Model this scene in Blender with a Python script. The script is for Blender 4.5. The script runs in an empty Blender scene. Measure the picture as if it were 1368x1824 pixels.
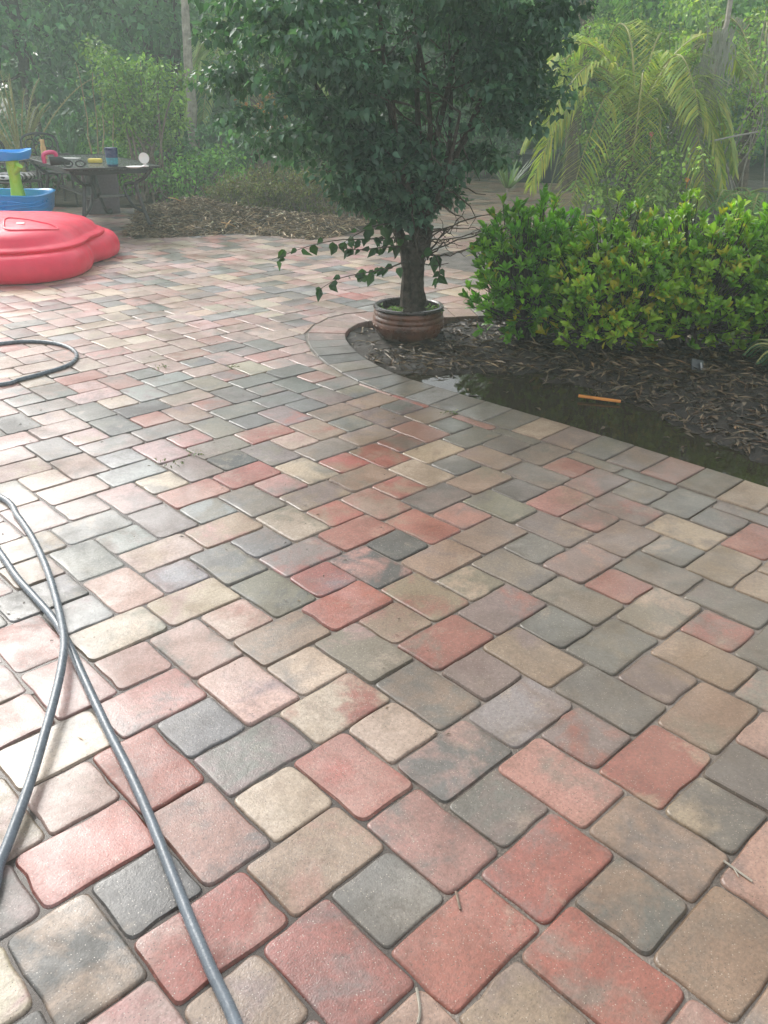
import bpy, bmesh, math, random
import numpy as np
from mathutils import Vector, Matrix

# ------------------------------------------------------------------ camera
S = bpy.context.scene
CAM_H = 1.45
CAM_R = np.array([[0.9999422352, 0.0048153329, 0.0096093067],
                  [0.0107483118, -0.4479824224, -0.8939777531],
                  [0.0, 0.8940293965, -0.4480083014]])      # rows: camera right, down, forward
FPX = 1492.756                                             # focal length in pixels of an 1824 high frame
cd = bpy.data.cameras.new('camera')
cam = bpy.data.objects.new('camera', cd)
S.collection.objects.link(cam)
mw = Matrix.Identity(4)
for i in range(3):
    mw[i][0] = CAM_R[0][i]; mw[i][1] = -CAM_R[1][i]; mw[i][2] = -CAM_R[2][i]
mw[2][3] = CAM_H
cam.matrix_world = mw
cd.sensor_fit = 'VERTICAL'; cd.sensor_height = 24.0; cd.lens = FPX*24.0/1824.0
cd.clip_start = 0.05; cd.clip_end = 2000
S.camera = cam
S.render.resolution_x = 768; S.render.resolution_y = 1024

# ------------------------------------------------------------------ world, sun, exposure
SUN_EL, SUN_AZ = math.radians(38), math.radians(-40)        # azimuth from +Y (ahead), negative = left
W = bpy.data.worlds.new('World'); S.world = W; W.use_nodes = True
nt = W.node_tree; nt.nodes.clear()
sky = nt.nodes.new('ShaderNodeTexSky'); sky.sky_type = 'NISHITA'; sky.sun_disc = False
sky.sun_elevation = SUN_EL; sky.sun_rotation = SUN_AZ
sky.air_density = 1.0; sky.dust_density = 3.0; sky.ozone_density = 1.0
hs = nt.nodes.new('ShaderNodeHueSaturation'); hs.inputs['Saturation'].default_value = 0.22   # thin overcast
bg = nt.nodes.new('ShaderNodeBackground'); bg.inputs['Strength'].default_value = 0.15
wo = nt.nodes.new('ShaderNodeOutputWorld')
nt.links.new(sky.outputs[0], hs.inputs['Color']); nt.links.new(hs.outputs[0], bg.inputs['Color'])
nt.links.new(bg.outputs[0], wo.inputs['Surface'])
sl = bpy.data.lights.new('sun', 'SUN'); sl.energy = 0.75; sl.angle = math.radians(26); sl.color = (1.0, 0.96, 0.88)
sun = bpy.data.objects.new('sun', sl); S.collection.objects.link(sun)
sdir = Vector((math.sin(SUN_AZ)*math.cos(SUN_EL), math.cos(SUN_AZ)*math.cos(SUN_EL), math.sin(SUN_EL)))
sun.rotation_euler = (-sdir).to_track_quat('-Z', 'Y').to_euler()
sun.location = sdir*40
S.view_settings.view_transform = 'Standard'; S.view_settings.look = 'None'
S.view_settings.exposure = 1.22; S.view_settings.gamma = 1.0; S.view_settings.use_curve_mapping = False
S.cycles.max_bounces = 8; S.cycles.transparent_max_bounces = 12
S.cycles.diffuse_bounces = 3; S.cycles.glossy_bounces = 3; S.cycles.transmission_bounces = 4; S.cycles.volume_bounces = 1
S.cycles.use_denoising = True
S.cycles.sample_clamp_indirect = 6.0

rng = np.random.default_rng(11)
random.seed(11)
C = S.collection.objects

# ------------------------------------------------------------------ helpers
def tag(o, label=None, cat=None, group=None, kind=None):
    if label: o['label'] = label
    if cat: o['category'] = cat
    if group: o['group'] = group
    if kind: o['kind'] = kind
    return o

def empty(name, loc=(0, 0, 0), rz=0.0, **k):
    o = bpy.data.objects.new(name, None); C.link(o)
    o.empty_display_size = 0.1
    o.location = loc; o.rotation_euler = (0, 0, rz)
    return tag(o, **k)

def pt(px, py, Y):
    """point seen at pixel (px,py) of the photograph at distance Y ahead of the camera"""
    d = np.array([(px-684)/FPX, (py-912)/FPX, 1.0]) @ CAM_R
    t = Y/d[1]
    return np.array([d[0]*t, Y, CAM_H+d[2]*t])

def gp(px, py, z=0.0):
    """point seen at pixel (px,py) lying at height z"""
    d = np.array([(px-684)/FPX, (py-912)/FPX, 1.0]) @ CAM_R
    t = (z-CAM_H)/d[2]
    return np.array([d[0]*t, d[1]*t, z])

def np_mesh(name, V, F, mat, parent=None, smooth=False, cols=None, sharp=None):
    """V (n,3); F (m,3) or (m,4) int array, or list of lists; cols: dict name -> (n,3) point colours"""
    me = bpy.data.meshes.new(name)
    V = np.asarray(V, np.float32)
    if isinstance(F, np.ndarray):
        m, k = F.shape
        me.vertices.add(len(V)); me.vertices.foreach_set('co', V.ravel())
        me.loops.add(m*k); me.loops.foreach_set('vertex_index', F.astype(np.int32).ravel())
        me.polygons.add(m); me.polygons.foreach_set('loop_start', np.arange(0, m*k, k, dtype=np.int32))
    else:
        me.from_pydata(V.tolist(), [], F)
    me.update(calc_edges=True)
    if cols:
        for cn, cv in cols.items():
            a = me.attributes.new(cn, 'FLOAT_COLOR', 'POINT')
            c4 = np.ones((len(V), 4), np.float32); c4[:, :3] = cv
            a.data.foreach_set('color', c4.ravel())
    if smooth:
        me.shade_smooth()
        if sharp: me.set_sharp_from_angle(angle=math.radians(sharp))
    me.materials.append(mat)
    o = bpy.data.objects.new(name, me); C.link(o)
    if parent is not None: o.parent = parent
    return o

class MB:
    """collects simple solids into ONE mesh object"""
    def __init__(s): s.V = []; s.F = []
    def add(s, V, F):
        b = len(s.V); s.V += [tuple(map(float, v)) for v in V]; s.F += [[b+i for i in f] for f in F]; return s
    def box(s, c, d, rz=0, rx=0, ry=0, bev=0.0):
        bm = bmesh.new(); bmesh.ops.create_cube(bm, size=1.0)
        for v in bm.verts: v.co = Vector((v.co.x*d[0], v.co.y*d[1], v.co.z*d[2]))
        if bev: bmesh.ops.bevel(bm, geom=bm.edges[:], offset=bev, segments=2, affect='EDGES', profile=0.6)
        M = Matrix.Translation(Vector([float(q) for q in c])) @ Matrix.Rotation(rz, 4, 'Z') @ Matrix.Rotation(rx, 4, 'X') @ Matrix.Rotation(ry, 4, 'Y')
        bm.transform(M); bm.verts.index_update()
        s.add([v.co[:] for v in bm.verts], [[v.index for v in f.verts] for f in bm.faces]); bm.free(); return s
    def tube(s, pts, r, n=8, closed=False, flat=1.0):
        P = np.asarray(pts, float); m = len(P)
        rr = np.full(m, r, float) if np.isscalar(r) else np.asarray(r, float)
        T = np.gradient(P, axis=0)
        if closed: T = np.roll(P, -1, 0)-np.roll(P, 1, 0)
        T /= np.linalg.norm(T, axis=1)[:, None]+1e-9
        up = np.array([0.13, 0.21, 0.97]); 
        if abs(T[0] @ up) > 0.9: up = np.array([0.97, 0.2, 0.13])
        V = []
        u = np.cross(T[0], up); u /= np.linalg.norm(u)
        for i in range(m):
            u = u-T[i]*(u @ T[i]); u /= np.linalg.norm(u)+1e-9
            w = np.cross(T[i], u)
            for k in range(n):
                a = 2*math.pi*k/n
                V.append(P[i]+rr[i]*(math.cos(a)*u+flat*math.sin(a)*w))
        F = []
        for i in range(m if closed else m-1):
            j = (i+1) % m
            for k in range(n):
                F.append([i*n+k, i*n+(k+1) % n, j*n+(k+1) % n, j*n+k])
        if not closed:
            F.append(list(range(n))[::-1]); F.append([(m-1)*n+k for k in range(n)])
        return s.add(V, F)
    def rings(s, R, cap0=True, cap1=True):
        n = len(R[0]); V = [v for ring in R for v in ring]; F = []
        for i in range(len(R)-1):
            for k in range(n):
                F.append([i*n+k, i*n+(k+1) % n, (i+1)*n+(k+1) % n, (i+1)*n+k])
        if cap0: F.append(list(range(n))[::-1])
        if cap1: F.append([(len(R)-1)*n+k for k in range(n)])
        return s.add(V, F)
    def lathe(s, prof, n=40, c=(0, 0, 0), cap0=True, cap1=True, fn=None):
        R = []
        for r, z in prof:
            R.append([(c[0]+r*(1+(fn(2*math.pi*k/n, z) if fn else 0))*math.cos(2*math.pi*k/n), c[1]+r*(1+(fn(2*math.pi*k/n, z) if fn else 0))*math.sin(2*math.pi*k/n), c[2]+z) for k in range(n)])
        return s.rings(R, cap0, cap1)
    def build(s, name, mat, parent=None, smooth=True, sharp=40):
        return np_mesh(name, np.array(s.V), s.F, mat, parent, smooth, None, sharp)

def catmull(P, n=8, closed=False):
    P = [np.asarray(p, float) for p in P]; out = []
    m = len(P)
    for i in range(m if closed else m-1):
        p0 = P[(i-1) % m] if closed else P[max(i-1, 0)]
        p1 = P[i]; p2 = P[(i+1) % m]
        p3 = P[(i+2) % m] if closed else P[min(i+2, m-1)]
        for k in range(n):
            t = k/n
            out.append(0.5*((2*p1)+(-p0+p2)*t+(2*p0-5*p1+4*p2-p3)*t*t+(-p0+3*p1-3*p2+p3)*t**3))
    if not closed: out.append(P[-1])
    return np.array(out)

# ------------------------------------------------------------------ materials
def nodes(name):
    m = bpy.data.materials.new(name); m.use_nodes = True
    t = m.node_tree; t.nodes.clear()
    o = t.nodes.new('ShaderNodeOutputMaterial'); p = t.nodes.new('ShaderNodeBsdfPrincipled')
    t.links.new(p.outputs[0], o.inputs['Surface'])
    def N(kind, **kw):
        n = t.nodes.new('ShaderNode'+kind)
        for k, v in kw.items():
            if k in n.inputs.keys() if hasattr(n.inputs, 'keys') else False: n.inputs[k].default_value = v
            else: setattr(n, k, v)
        return n
    return m, t, p, o, N

def mix(t, fac, a, b, mode='MIX'):
    n = t.nodes.new('ShaderNodeMix'); n.data_type = 'RGBA'; n.blend_type = mode; n.clamp_factor = True
    for sock, val in ((n.inputs[0], fac), (n.inputs[6], a), (n.inputs[7], b)):
        if hasattr(val, 'is_output'): t.links.new(val, sock)
        elif isinstance(val, (int, float)): sock.default_value = val
        else: sock.default_value = (*val, 1)
    return n.outputs[2]

def ramp(t, src, stops):
    n = t.nodes.new('ShaderNodeValToRGB'); e = n.color_ramp.elements
    while len(e) < len(stops): e.new(0.5)
    for i, (p, c) in enumerate(stops):
        e[i].position = p; e[i].color = (c, c, c, 1) if isinstance(c, (int, float)) else (*c, 1)
    t.links.new(src, n.inputs[0]); return n.outputs[0]

def noise(t, vec, scale, detail=3, rough=0.55, dist=0.0):
    n = t.nodes.new('ShaderNodeTexNoise'); n.inputs['Scale'].default_value = scale
    n.inputs['Detail'].default_value = detail; n.inputs['Roughness'].default_value = rough; n.inputs['Distortion'].default_value = dist
    if vec is not None: t.links.new(vec, n.inputs['Vector'])
    return n.outputs['Fac']

def math_n(t, op, a, b=None):
    n = t.nodes.new('ShaderNodeMath'); n.operation = op
    for i, v in enumerate((a, b)):
        if v is None: continue
        if hasattr(v, 'is_output'): t.links.new(v, n.inputs[i])
        else: n.inputs[i].default_value = v
    return n.outputs[0]

def bump(t, p, h, strength=0.3, dist=0.01, sock='Normal'):
    b = t.nodes.new('ShaderNodeBump'); b.inputs['Strength'].default_value = strength; b.inputs['Distance'].default_value = dist
    t.links.new(h, b.inputs['Height']); t.links.new(b.outputs[0], p.inputs[sock])

def world_pos(t):
    return t.nodes.new('ShaderNodeNewGeometry').outputs['Position']

def basic(name, col, rough=0.5, var=0.25, scale=12, bmp=0.0, metal=0.0, coat=0.0, bscale=None, spec=0.5, dark=None):
    m, t, p, o, N = nodes(name)
    tc = t.nodes.new('ShaderNodeTexCoord').outputs['Object']
    f = noise(t, tc, scale, 5, 0.6)
    lo = dark if dark else tuple(c*(1-var) for c in col); hi = tuple(min(1, c*(1+var)) for c in col)
    f2 = ramp(t, f, [(0.32, 0.0), (0.68, 1.0)])
    t.links.new(mix(t, f2, lo, hi), p.inputs['Base Color'])
    r = ramp(t, noise(t, tc, scale*2.3, 4), [(0.3, max(0.02, rough-0.12)), (0.7, min(1, rough+0.12))])
    t.links.new(r, p.inputs['Roughness'])
    p.inputs['Metallic'].default_value = metal; p.inputs['Coat Weight'].default_value = coat
    p.inputs['Specular IOR Level'].default_value = spec
    if bmp: bump(t, p, noise(t, tc, bscale or scale*4, 5, 0.65), bmp, 0.01)
    return m

def leaf_mat(name, rough=0.42, trans=0.25, attr='leaf_color', spec=0.4, obj=False):
    m, t, p, o, N = nodes(name)
    if obj:
        src = t.nodes.new('ShaderNodeObjectInfo').outputs['Color']
    else:
        a = t.nodes.new('ShaderNodeAttribute'); a.attribute_name = attr; src = a.outputs['Color']
    f = ramp(t, noise(t, world_pos(t), 9, 3), [(0.3, 0.78), (0.7, 1.18)])
    c = mix(t, 1.0, src, f, 'MULTIPLY')
    t.links.new(c, p.inputs['Base Color'])
    p.inputs['Roughness'].default_value = rough; p.inputs['Specular IOR Level'].default_value = spec
    if trans:
        tr = t.nodes.new('ShaderNodeBsdfTranslucent')
        t.links.new(mix(t, 1.0, c, (1.0, 1.25, 0.45), 'MULTIPLY'), tr.inputs['Color'])
        ms = t.nodes.new('ShaderNodeMixShader'); ms.inputs[0].default_value = trans
        t.links.new(p.outputs[0], ms.inputs[1]); t.links.new(tr.outputs[0], ms.inputs[2])
        t.links.new(ms.outputs[0], o.inputs['Surface'])
    return m

M_leaf = leaf_mat('leaf_dark', 0.42, 0.36)
M_leaf_gloss = leaf_mat('leaf_glossy', 0.3, 0.4, spec=0.45)
M_leaf_obj = leaf_mat('leaf_glossy_single', 0.3, 0.4, spec=0.45, obj=True)
M_vine_obj = leaf_mat('leaf_single', 0.4, 0.25, obj=True)
M_straw = leaf_mat('dry_straw', 0.45, 0.0, spec=0.5)
M_bark = basic('bark', (0.068, 0.054, 0.043), 0.85, 0.6, 26, 1.0, bscale=38, spec=0.2)
M_bark_pale = basic('pale_bark', (0.30, 0.27, 0.22), 0.8, 0.35, 14, 0.5)
M_twig = basic('twig', (0.20, 0.15, 0.11), 0.7, 0.4, 25)
M_stem_green = basic('green_stem', (0.16, 0.19, 0.08), 0.6, 0.3, 12)
M_palm_trunk = basic('palm_trunk', (0.13, 0.10, 0.07), 0.85, 0.5, 18, 1.0, bscale=30)
M_palm_rachis = basic('palm_rachis', (0.28, 0.27, 0.09), 0.5, 0.3, 10)
M_black_metal = basic('black_metal', (0.022, 0.023, 0.026), 0.42, 0.3, 30, 0.05)
M_table_top = basic('tabletop_stone', (0.045, 0.05, 0.056), 0.26, 0.35, 26)
M_red = basic('red_plastic', (0.82, 0.02, 0.075), 0.42, 0.13, 3.5, 0.06, bscale=160)
M_blue = basic('blue_plastic', (0.010, 0.33, 0.78), 0.36, 0.06, 6, 0.05, bscale=160)
M_lime = basic('lime_plastic', (0.36, 0.66, 0.03), 0.36, 0.06, 6, 0.05, bscale=160)
M_white = basic('white_plastic', (0.78, 0.78, 0.75), 0.4, 0.06, 10)
M_navy = basic('navy_plastic', (0.012, 0.022, 0.10), 0.3, 0.1, 10)
M_teal = basic('teal_print', (0.05, 0.30, 0.36), 0.4, 0.35, 60)
M_pink = basic('pink_plastic', (0.58, 0.035, 0.16), 0.35, 0.08, 10)
M_dark_rubber = basic('dark_rubber', (0.015, 0.015, 0.016), 0.5, 0.2, 20)
M_yellow = basic('yellow_sponge', (0.78, 0.60, 0.10), 0.7, 0.1, 40, 0.4)
M_tan = basic('tan_wood', (0.58, 0.36, 0.15), 0.6, 0.2, 25)
M_taupe = basic('taupe_fabric', (0.125, 0.10, 0.115), 0.85, 0.15, 40, 0.2)
M_hose = basic('hose_rubber', (0.12, 0.142, 0.165), 0.27, 0.16, 22, 0.15, bscale=70)
M_terracotta = basic('glazed_terracotta', (0.13, 0.052, 0.028), 0.32, 0.5, 7, 0.4, bscale=60, dark=(0.03, 0.018, 0.014))
M_pot_rim = basic('pot_rim_glaze', (0.035, 0.026, 0.022), 0.3, 0.4, 14, 0.2)
M_orange_wood = basic('orange_wood', (0.55, 0.21, 0.045), 0.45, 0.25, 18)
M_grey_stone = basic('grey_slate', (0.055, 0.058, 0.058), 0.6, 0.25, 16, 0.3)
M_box_dark = basic('dark_painted_metal', (0.012, 0.022, 0.026), 0.5, 0.3, 6)
M_moss = basic('spanish_moss', (0.26, 0.27, 0.21), 0.95, 0.25, 6)
M_flower_pink = basic('pink_petal', (0.75, 0.16, 0.22), 0.5, 0.1, 20)
M_flower_orange = basic('orange_petal', (0.8, 0.24, 0.03), 0.5, 0.1, 20)
M_pattern, t_, p_, o_, N_ = nodes('zebra_cushion')
_w = t_.nodes.new('ShaderNodeTexWave'); _w.inputs['Scale'].default_value = 5; _w.inputs['Distortion'].default_value = 9
t_.links.new(t_.nodes.new('ShaderNodeTexCoord').outputs['Object'], _w.inputs['Vector'])
t_.links.new(ramp(t_, _w.outputs['Fac'], [(0.52, (0.02, 0.02, 0.022)), (0.6, (0.62, 0.62, 0.62))]), p_.inputs['Base Color'])
p_.inputs['Roughness'].default_value = 0.8

def soil_mat(name, base, dark, wet=0.5):
    m, t, p, o, N = nodes(name)
    w = world_pos(t)
    c = mix(t, ramp(t, noise(t, w, 7, 6, 0.7), [(0.35, 0.0), (0.65, 1.0)]), dark, base)
    c = mix(t, ramp(t, noise(t, w, 70, 4, 0.7), [(0.58, 0.0), (0.75, 0.6)]), c, tuple(min(1, b*2.2) for b in base))
    t.links.new(c, p.inputs['Base Color'])
    t.links.new(ramp(t, noise(t, w, 5, 4), [(0.35, 0.85-0.65*wet), (0.65, 0.95-0.3*wet)]), p.inputs['Roughness'])
    bump(t, p, noise(t, w, 45, 8, 0.75), 1.0, 0.02)
    return m
M_soil = soil_mat('wet_soil', (0.050, 0.036, 0.025), (0.014, 0.011, 0.008), 0.55)
M_litter = soil_mat('leaf_litter_ground', (0.10, 0.075, 0.045), (0.02, 0.02, 0.012), 0.2)
M_pale_soil = soil_mat('pale_sandy_soil', (0.17, 0.15, 0.125), (0.075, 0.065, 0.055), 0.4)

# pavers: two colours per stone, blended, speckled, with a wet film that varies over the patio
def paver_mat(name, single):
    m, t, p, o, N = nodes(name)
    if single:
        oi = t.nodes.new('ShaderNodeObjectInfo'); ca = oi.outputs['Color']
        at = t.nodes.new('ShaderNodeAttribute'); at.attribute_type = 'OBJECT'; at.attribute_name = 'second_color'; cb = at.outputs['Color']
        tc = t.nodes.new('ShaderNodeTexCoord').outputs['Object']
        ad = t.nodes.new('ShaderNodeVectorMath'); ad.operation = 'ADD'
        cx = t.nodes.new('ShaderNodeCombineXYZ'); rn = math_n(t, 'MULTIPLY', oi.outputs['Random'], 37.0)
        for i in range(3): t.links.new(rn, cx.inputs[i])
        t.links.new(tc, ad.inputs[0]); t.links.new(cx.outputs[0], ad.inputs[1]); v = ad.outputs[0]
    else:
        a1 = t.nodes.new('ShaderNodeAttribute'); a1.attribute_name = 'col_a'; ca = a1.outputs['Color']
        a2 = t.nodes.new('ShaderNodeAttribute'); a2.attribute_name = 'col_b'; cb = a2.outputs['Color']
        v = world_pos(t)
    w = world_pos(t)
    f = ramp(t, noise(t, v, 6.0, 7, 0.66, 0.35), [(0.475, 0.0), (0.63, 0.95)])
    c = mix(t, f, ca, cb)
    # pale crust patches and mottling
    cr = math_n(t, 'MULTIPLY', ramp(t, noise(t, v, 11, 7, 0.72, 0.3), [(0.56, 0.0), (0.64, 1.0)]), ramp(t, noise(t, v, 3.1, 1), [(0.5, 0.0), (0.6, 0.42)]))
    c = mix(t, cr, c, (0.40, 0.335, 0.27))
    dk = ramp(t, noise(t, v, 8, 6, 0.7), [(0.30, 0.5), (0.44, 0.0)])
    c = mix(t, dk, c, mix(t, 1.0, c, (0.52, 0.45, 0.42), 'MULTIPLY'))
    c = mix(t, 1.0, c, ramp(t, noise(t, v, 120, 4, 0.7), [(0.3, 0.66), (0.72, 1.28)]), 'MULTIPLY')
    vo = t.nodes.new('ShaderNodeTexVoronoi'); vo.inputs['Scale'].default_value = 210; t.links.new(v, vo.inputs['Vector'])
    sp = t.nodes.new('ShaderNodeSeparateColor'); t.links.new(vo.outputs['Color'], sp.inputs[0])
    dots = ramp(t, vo.outputs['Distance'], [(0.16, 1.0), (0.3, 0.0)])
    c = mix(t, math_n(t, 'MULTIPLY', dots, math_n(t, 'GREATER_THAN', sp.outputs[0], 0.80)), c, (0.50, 0.45, 0.40))  # pale aggregate specks, doubling as painted wet sparkle
    c = mix(t, math_n(t, 'MULTIPLY', dots, math_n(t, 'LESS_THAN', sp.outputs[1], 0.16)), c, (0.05, 0.045, 0.04))
    # dirt film over the whole patio
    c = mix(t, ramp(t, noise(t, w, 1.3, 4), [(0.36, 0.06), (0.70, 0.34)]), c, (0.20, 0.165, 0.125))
    # browner and darker towards the right, painting in the weaker sky light there
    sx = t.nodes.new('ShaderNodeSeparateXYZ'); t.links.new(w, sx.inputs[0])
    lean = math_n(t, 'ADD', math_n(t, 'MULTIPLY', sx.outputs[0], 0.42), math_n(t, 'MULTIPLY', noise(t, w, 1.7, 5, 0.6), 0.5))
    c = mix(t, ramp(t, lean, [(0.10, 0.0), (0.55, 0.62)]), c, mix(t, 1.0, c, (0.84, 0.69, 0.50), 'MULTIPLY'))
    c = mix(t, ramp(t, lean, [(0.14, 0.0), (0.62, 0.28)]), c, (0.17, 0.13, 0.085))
    # grime and wear along the edges of each stone
    ed = t.nodes.new('ShaderNodeAttribute'); ed.attribute_name = 'edge'
    en = math_n(t, 'MULTIPLY', ed.outputs['Fac'], ramp(t, noise(t, v, 38, 5, 0.7), [(0.30, 0.15), (0.62, 1.0)]))
    c = mix(t, en, c, mix(t, 1.0, c, (0.66, 0.61, 0.58), 'MULTIPLY'))
    wet = ramp(t, noise(t, w, 2.1, 7, 0.66, 0.5), [(0.40, 0.0), (0.58, 1.0)])
    damp = ramp(t, noise(t, w, 4.3, 8, 0.72, 0.6), [(0.44, 0.0), (0.60, 0.62)])     # soaked patches run across the stones
    c = mix(t, damp, c, mix(t, 1.0, c, (0.64, 0.60, 0.56), 'MULTIPLY'))
    t.links.new(c, p.inputs['Base Color'])
    t.links.new(ramp(t, wet, [(0.0, 0.58), (1.0, 0.30)]), p.inputs['Roughness'])
    t.links.new(math_n(t, 'MULTIPLY', math_n(t, 'MULTIPLY', wet, 0.72), math_n(t, 'SUBTRACT', 1.0, math_n(t, 'MULTIPLY', ed.outputs['Fac'], 0.85))), p.inputs['Coat Weight'])
    p.inputs['Coat Roughness'].default_value = 0.17; p.inputs['Coat IOR'].default_value = 1.33
    bh = math_n(t, 'ADD', noise(t, v, 260, 3, 0.6), math_n(t, 'MULTIPLY', noise(t, v, 34, 5, 0.65), 1.4))
    bump(t, p, bh, 0.5, 0.0022)
    bump(t, p, math_n(t, 'ADD', math_n(t, 'MULTIPLY', noise(t, v, 210, 2, 0.6), 0.55), noise(t, v, 26, 3)), 0.36, 0.0016, 'Coat Normal')
    return m
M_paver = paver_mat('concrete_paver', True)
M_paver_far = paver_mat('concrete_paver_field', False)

m, t, p, o, N = nodes('joint_sand'); M_joint = m
w = world_pos(t)
c = mix(t, ramp(t, noise(t, w, 3, 5), [(0.4, 0.0), (0.6, 1.0)]), (0.08, 0.064, 0.051), (0.18, 0.147, 0.12))
t.links.new(mix(t, ramp(t, noise(t, w, 130, 4), [(0.5, 0.0), (0.7, 0.6)]), c, (0.24, 0.2, 0.16)), p.inputs['Base Color'])
t.links.new(ramp(t, noise(t, w, 4, 4), [(0.4, 0.25), (0.6, 0.75)]), p.inputs['Roughness'])
bump(t, p, noise(t, w, 160, 5), 0.8, 0.004)

def water_mat(name, col, alpha, rough=0.03, bs=0.05):
    m, t, p, o, N = nodes(name)
    p.inputs['Base Color'].default_value = (*col, 1); p.inputs['Roughness'].default_value = rough
    p.inputs['IOR'].default_value = 1.33; p.inputs['Specular IOR Level'].default_value = 0.5
    w = world_pos(t)
    bump(t, p, noise(t, w, 16, 3), bs, 0.01)
    tr = t.nodes.new('ShaderNodeBsdfTransparent'); tr.inputs[0].default_value = (0.9, 0.86, 0.74, 1)
    gl = t.nodes.new('ShaderNodeBsdfGlossy'); gl.inputs['Roughness'].default_value = rough
    fr = t.nodes.new('ShaderNodeFresnel'); fr.inputs['IOR'].default_value = 1.33
    ms = t.nodes.new('ShaderNodeMixShader'); ms.inputs[0].default_value = alpha
    di = t.nodes.new('ShaderNodeBsdfDiffuse'); di.inputs[0].default_value = (*col, 1)
    t.links.new(tr.outputs[0], ms.inputs[1]); t.links.new(di.outputs[0], ms.inputs[2])
    m2 = t.nodes.new('ShaderNodeMixShader')
    t.links.new(fr.outputs[0], m2.inputs[0]); t.links.new(ms.outputs[0], m2.inputs[1]); t.links.new(gl.outputs[0], m2.inputs[2])
    b = t.nodes.new('ShaderNodeBump'); b.inputs['Strength'].default_value = bs; b.inputs['Distance'].default_value = 0.01
    t.links.new(noise(t, w, 22, 3), b.inputs['Height'])
    t.links.new(b.outputs[0], gl.inputs['Normal']); t.links.new(b.outputs[0], fr.inputs['Normal'])
    t.links.new(m2.outputs[0], o.inputs['Surface'])
    return m
M_puddle = water_mat('muddy_water', (0.040, 0.034, 0.021), 0.85, 0.02, 0.03)
M_film = water_mat('joint_water', (0.15, 0.13, 0.12), 0.5, 0.24, 0.05)

# ================================================================== the setting
YAW, GS, OU, OV = 0.7624461012, 0.0597107739, 0.9210970311, 1.2296160459
UNIT = GS*CAM_H                                            # one third of a long paver, 8.7 cm
CU, SU = math.cos(YAW), math.sin(YAW)
def uvw(u, v):
    a = (u*GS+OU)*CAM_H; b = (OV-v*GS)*CAM_H
    return np.array([a*CU-b*SU, a*SU+b*CU])
def to_uv(x, y):
    a = x*CU+y*SU; b = -x*SU+y*CU
    return (a/CAM_H-OU)/GS, (OV-b/CAM_H)/GS

def in_poly(x, y, P):
    x = np.atleast_1d(x); y = np.atleast_1d(y); ins = np.zeros(x.shape, bool)
    n = len(P)
    for i in range(n):
        x0, y0 = P[i]; x1, y1 = P[(i+1) % n]
        c = ((y0 > y) != (y1 > y)) & (x < (x1-x0)*(y-y0)/((y1-y0) if y1 != y0 else 1e-12)+x0)
        ins ^= c
    return ins

def dist_path(x, y, P):
    x = np.atleast_1d(x).astype(float); y = np.atleast_1d(y).astype(float)
    d = np.full(x.shape, 1e9)
    for i in range(len(P)-1):
        ax, ay = P[i]; bx, by = P[i+1]
        L2 = (bx-ax)**2+(by-ay)**2+1e-12
        tt = np.clip(((x-ax)*(bx-ax)+(y-ay)*(by-ay))/L2, 0, 1)
        d = np.minimum(d, np.hypot(x-ax-tt*(bx-ax), y-ay-tt*(by-ay)))
    return d

def vnoise(x, y, f, seed=0):
    """smooth value noise, vectorised"""
    x = np.asarray(x)*f; y = np.asarray(y)*f
    xi = np.floor(x).astype(np.int64); yi = np.floor(y).astype(np.int64); fx = x-xi; fy = y-yi
    def h(i, j):
        n = (i*374761393+j*668265263+seed*69069) & 0x7fffffff
        n = ((n ^ (n >> 13))*1274126177) & 0x7fffffff
        return (n ^ (n >> 16)) % 10007/10007.0
    sx = fx*fx*(3-2*fx); sy = fy*fy*(3-2*fy)
    return (h(xi, yi)*(1-sx)+h(xi+1, yi)*sx)*(1-sy)+(h(xi, yi+1)*(1-sx)+h(xi+1, yi+1)*sx)*sy

# edge of the planting bed (inner edge of the soldier course), then its outer edge
BED_UV = [(24, 60), (23.5, 20), (23.15, 7), (23.1, 0), (22.8, -8), (22.45, -14), (22.4, -18), (23.7, -23), (26.1, -27.3), (28.7, -29.3), (31.2, -29.6), (36.1, -26.6), (40.8, -23.5), (52, -15.6), (72, -1.5)]
inner = catmull([uvw(*q) for q in BED_UV], 24)
def normals(P):
    T = np.gradient(P, axis=0); T /= np.linalg.norm(T, axis=1)[:, None]
    return np.stack([-T[:, 1], T[:, 0]], 1)
nrm = normals(inner)
BW = 3.05*UNIT
outer = inner+nrm*BW
bed_poly = np.vstack([inner, [[9, 4], [6, -2]]]); border_poly = np.vstack([outer, [[9, 4], [6, -2]]])
BED2 = np.array([(0.455, 8.64), (0.505, 8.04), (0.73, 7.80), (2.2, 7.15), (9, 6.6), (9, 17.2), (4.0, 17.2), (3.1, 13.6), (2.2, 11.2), (1.29, 9.46), (1.08, 9.23)])
MULCHBED = np.array([(-2.75, 9.45), (-2.2, 9.68), (-1.7, 9.93), (-1.2, 9.76), (-0.8, 9.5), (-0.3, 10.15), (0.1, 10.75), (0.5, 12.5), (0.8, 15.6), (0.9, 21), (-14, 21), (-14, 12.3), (-3.3, 12.1), (-3.05, 10.9)])
def densify(P, step=0.05):
    out = []
    for i in range(len(P)):
        a = P[i]; b = P[(i+1) % len(P)]; n = max(1, int(np.hypot(*(b-a))/step))
        for k in range(n): out.append(a+(b-a)*k/n)
    return np.array(out)
def ccw(P): return P if np.sum(P[:, 0]*np.roll(P[:, 1], -1)-np.roll(P[:, 0], -1)*P[:, 1]) > 0 else P[::-1]
OBST = []
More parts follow.
